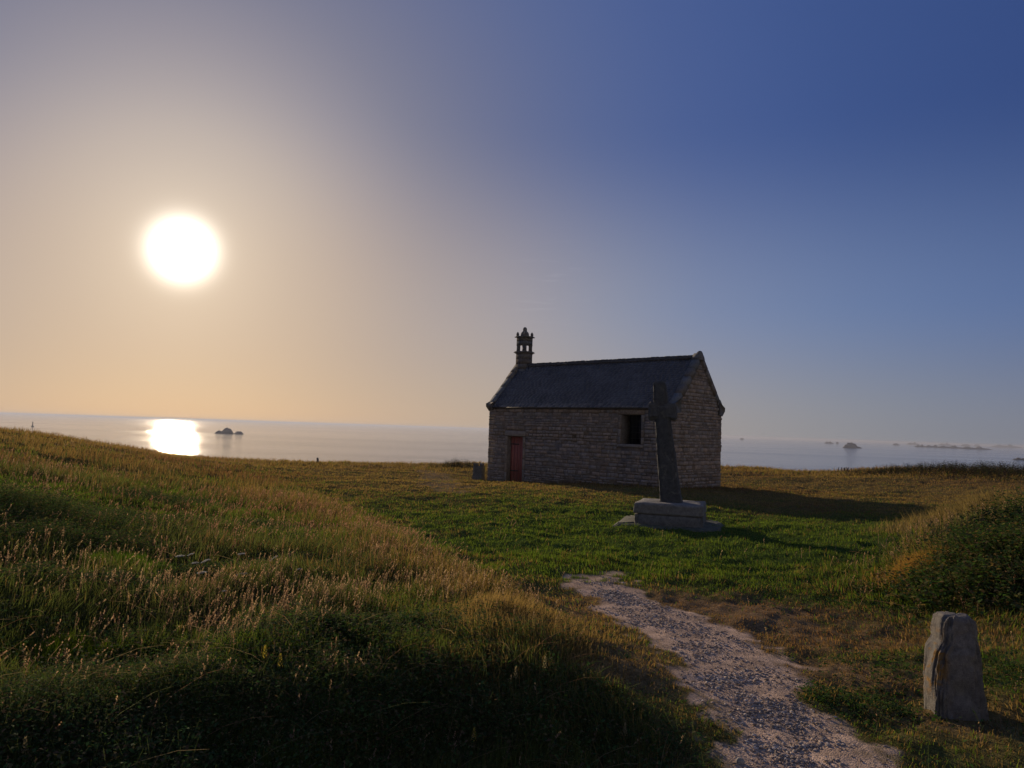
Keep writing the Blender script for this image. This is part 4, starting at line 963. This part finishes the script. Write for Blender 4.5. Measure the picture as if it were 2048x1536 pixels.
# loose gravel on the path
def gravel(n):
    k_ = rng.random(n * 3); i = rng.integers(0, len(PATH) - 2, n * 4); t = rng.random(n * 4)
    A, B = PATH[i], PATH[i + 1]; q = A + (B - A) * t[:, None]
    x = q[:, 0] + rng.normal(0, .55, n * 4) * q[:, 2]; y = q[:, 1] + rng.normal(0, .3, n * 4)
    ok = (pathmask(x, y) > .45) & (rng.random(n * 4) < np.clip((fbm(x * 4, y * 4, 111, 3) - .3) * 3, .08, 1)); x, y = x[ok][:n], y[ok][:n]; m = len(x); z = height(x, y)
    s = .0028 + .011 * rng.random(m) ** 4; base = np.array([[1, 0, 0], [.2, 1, 0], [-1, .2, 0], [-.1, -1, 0], [.1, .1, .8], [0, 0, -.6], [.6, .6, .5], [-.6, -.5, .5]])
    fcs = np.array([[0, 6, 4], [6, 1, 4], [1, 2, 4], [2, 7, 4], [7, 3, 4], [3, 0, 4], [0, 1, 6], [2, 3, 7]])
    a = rng.uniform(0, 2 * np.pi, m); sc = rng.uniform(.6, 1.5, (m, 8, 3)) * s[:, None, None] * np.array([1.3, .9, .75])
    v = base[None] * sc; X = v[..., 0] * np.cos(a)[:, None] - v[..., 1] * np.sin(a)[:, None]; Y = v[..., 0] * np.sin(a)[:, None] + v[..., 1] * np.cos(a)[:, None]
    V = np.stack([X + x[:, None], Y + y[:, None], v[..., 2] + (z + s * .25)[:, None]], -1).reshape(-1, 3)
    Fc = (fcs[None] + np.arange(m)[:, None, None] * 8).reshape(-1, 3)
    c = np.array([[.50, .40, .32], [.40, .31, .24], [.58, .49, .41], [.30, .23, .18], [.44, .31, .23]])[rng.integers(0, 5, m)] * rng.uniform(.6, 1.15, m)[:, None]
    o = npmesh('gravel', V, [Fc], granite_m, None, np.repeat(c, 8, 0)); tag(o, 'loose pinkish gravel and grit on the worn path', 'gravel', kind='stuff')
gravel(15000)
# dry straw litter on the path edges
x, y = sample(9000, 3, 11, 1.2); pm = pathmask(x, y); kp = (pm > .05) & (pm < .97); x, y = x[kp], y[kp]; m = len(x)
if m:
    a = rng.uniform(0, 6.28, m); L_ = rng.uniform(.02, .09, m); z = height(x, y) + .006
    dv = np.stack([np.cos(a), np.sin(a), rng.uniform(-.05, .25, m)], -1) * L_[:, None]; sd = np.stack([-np.sin(a), np.cos(a), np.zeros(m)], -1) * .0016
    b = np.stack([x, y, z], -1); V = np.stack([b - sd, b + sd, b + dv + sd * .5, b + dv - sd * .5], 1).reshape(-1, 3); i = np.arange(m)[:, None] * 4
    o = npmesh('straw_litter', V, [np.concatenate([i, i + 1, i + 2, i + 3], 1)], grass_m, None, np.repeat(np.array([[.38, .29, .17]]) * rng.uniform(.5, 1.1, m)[:, None], 4, 0)); tag(o, 'bits of dry straw lying on the path', 'straw', kind='stuff')

# ------------------------------------------------------------------ single flowers
def carrot(px, py, hd_, label, h=.28, yel=False, tilt=0.):
    q = hit(px, py + 10); 
    d_ = raydir(px, py); d_ = d_ / math.hypot(d_[0], d_[1]); 
    dist = math.hypot(q[0], q[1]) * .91; tp = EYE + d_ * dist
    zg = float(height(np.array([tp[0]]), np.array([tp[1]]))[0]); h = max(.12, tp[2] - zg)
    o = empty('umbel_flower', (tp[0], tp[1], zg)); tag(o, label, 'flower', 'white umbel flowers')
    mb = MB(); mb.tube([(.03, 0, -.03), (.02, 0, h * .5), (0, 0, h * .86)], [.003, .0025, .002], 5, (.08, .10, .04)); mb.build('stem', leaf_m, o)
    fl = MB(); rays = 16
    for k_ in range(rays * 5):
        a = random.uniform(0, 6.28); r_ = hd_ * math.sqrt(random.random()); zz = h - .25 * r_ * r_ / hd_ + math.sin(tilt) * r_ * math.cos(a) + random.uniform(-.003, .003)
        x_, y_ = r_ * math.cos(a), r_ * math.sin(a)
        if k_ < rays: fl.tube([(0, 0, h * .86), (x_, y_, zz)], .0009, 3, (.12, .14, .07))
        s = random.uniform(.004, .007) * (1.3 if hd_ > .03 else 1)
        fl.add([(x_ - s, y_ - s, zz), (x_ + s, y_ - s, zz + .002), (x_ + s, y_ + s, zz + .001), (x_ - s, y_ + s, zz + .003)], [(0, 1, 2, 3)], (.62, .6, .52) if not yel else (.6, .5, .15))
    fl.build('flower_head', head_m, o)
for (px, py, s, t, lab) in [(360, 1111, .038, .1, 'leftmost wide white umbel on the slope, seen from the side'), (382, 1108, .028, .4, 'small white umbel touching the right side of the leftmost wide one'), (411, 1121, .042, .5, 'large upturned white umbel in the middle of the upper row'),
                            (391, 1125, .028, .1, 'flat white umbel just below left of the large upturned one'), (404, 1144, .034, .1, 'flat white umbel low on the slope below the large upturned one'), (483, 1147, .045, .2, 'largest and brightest white umbel over dark green leaves'),
                            (548, 1118, .034, .9, 'white umbel turned to the right beside the dark hollow'), (484, 1107, .034, .1, 'dim white umbel directly above the brightest one'), (598, 1138, .022, .2, 'small white umbel at the right end of the flower patch'), (449, 1182, .014, 0, 'tiny white flower at the bottom of the umbel patch'),
                            (2022, 1101, .03, .2, 'upper white umbel in the dark scrub at the right edge'), (2012, 1113, .025, .1, 'lower white umbel in the dark scrub at the right edge'), (1930, 1110, .02, .1, 'small pale umbel at the left of the dark scrub')]:
    carrot(px, py, s, lab, tilt=t)
def spike(px, py, label, h=.22, col=(.5, .42, .12)):
    d_ = raydir(px, py); q = hit(px, py + 60); d_ = d_ / math.hypot(d_[0], d_[1]); dist = math.hypot(q[0], q[1]); tp = EYE + d_ * dist
    zg = float(height(np.array([tp[0]]), np.array([tp[1]]))[0]); h = max(.15, tp[2] - zg)
    o = empty('flower_spike', (tp[0], tp[1], zg)); tag(o, label, 'flower', 'pale flower spikes')
    mb = MB(); mb.tube([(.01, 0, -.02), (0, .01, h * .5), (0, 0, h)], [.002, .0018, .001], 5, (.16, .15, .07)); mb.build('stem', leaf_m, o)
    fl = MB()
    for k_ in range(26):
        t = k_ / 26; a = k_ * 2.4; r_ = .012 * (1.1 - t); z = h - .06 + .065 * t
        c = Vector((math.cos(a) * r_, math.sin(a) * r_, z)); s = .0045
        fl.add([c + Vector((0, 0, -s)), c + Vector((s * math.sin(a), -s * math.cos(a), 0)), c + Vector((math.cos(a) * s, math.sin(a) * s, s * 1.4)), c + Vector((-s * math.sin(a), s * math.cos(a), 0))], [(0, 1, 2, 3)], col)
    fl.build('flower_head', head_m, o)
for (px, py, lab) in [(560, 1330, 'pale yellow flower spike standing over the dark near bank'), (529, 1316, 'dim flower spike just left of the pale yellow one'), (1090, 1318, 'cream flower spike left of the path edge, the upper right one'), (1032, 1335, 'cream flower spike beside the dark hollow'),
                      (948, 1470, 'yellow flower spike at the bottom of the dark bank'), (1250, 1455, 'thin dry flower spike near the left path edge at the bottom'), (50, 1490, 'large pale plume at the bottom left corner')]:
    spike(px, py, lab, col=(.40, .32, .08) if 'yellow' in lab else (.24, .2, .11))
# pale stone at the path edge
q = hit(1480, 1528); rs = rough_block('pale_stone', [(-.01, 0, 0, .018, .014), (.01, 0, 0, .02, .016), (.022, 0, 0, .012, .01)], granite_m, None, 6, .003, 30, 61, (.35, .32, .27), .7, 4)
rs.location = (q[0], q[1], float(height(np.array([q[0]]), np.array([q[1]]))[0]) + .004); tag(rs, 'small pale stone at the left edge of the path, bottom', 'stone')

# ------------------------------------------------------------------ sea air
HAZE = True
if HAZE:
    m, nt, out, N = material('haze')
    v = N('ShaderNodeVolumePrincipled', {'Color': (.50, .54, .64, 1), 'Density': .00013, 'Anisotropy': .3})
    nt.links.new(v.outputs[0], out.inputs['Volume'])
    hb = MB(); hb.box(-46000, 46000, -2500, 46000, -28.5, 7.5, (1, 1, 1)); ho = hb.build('haze', m); tag(ho, 'thin evening sea haze over land and water', 'haze', kind='stuff')
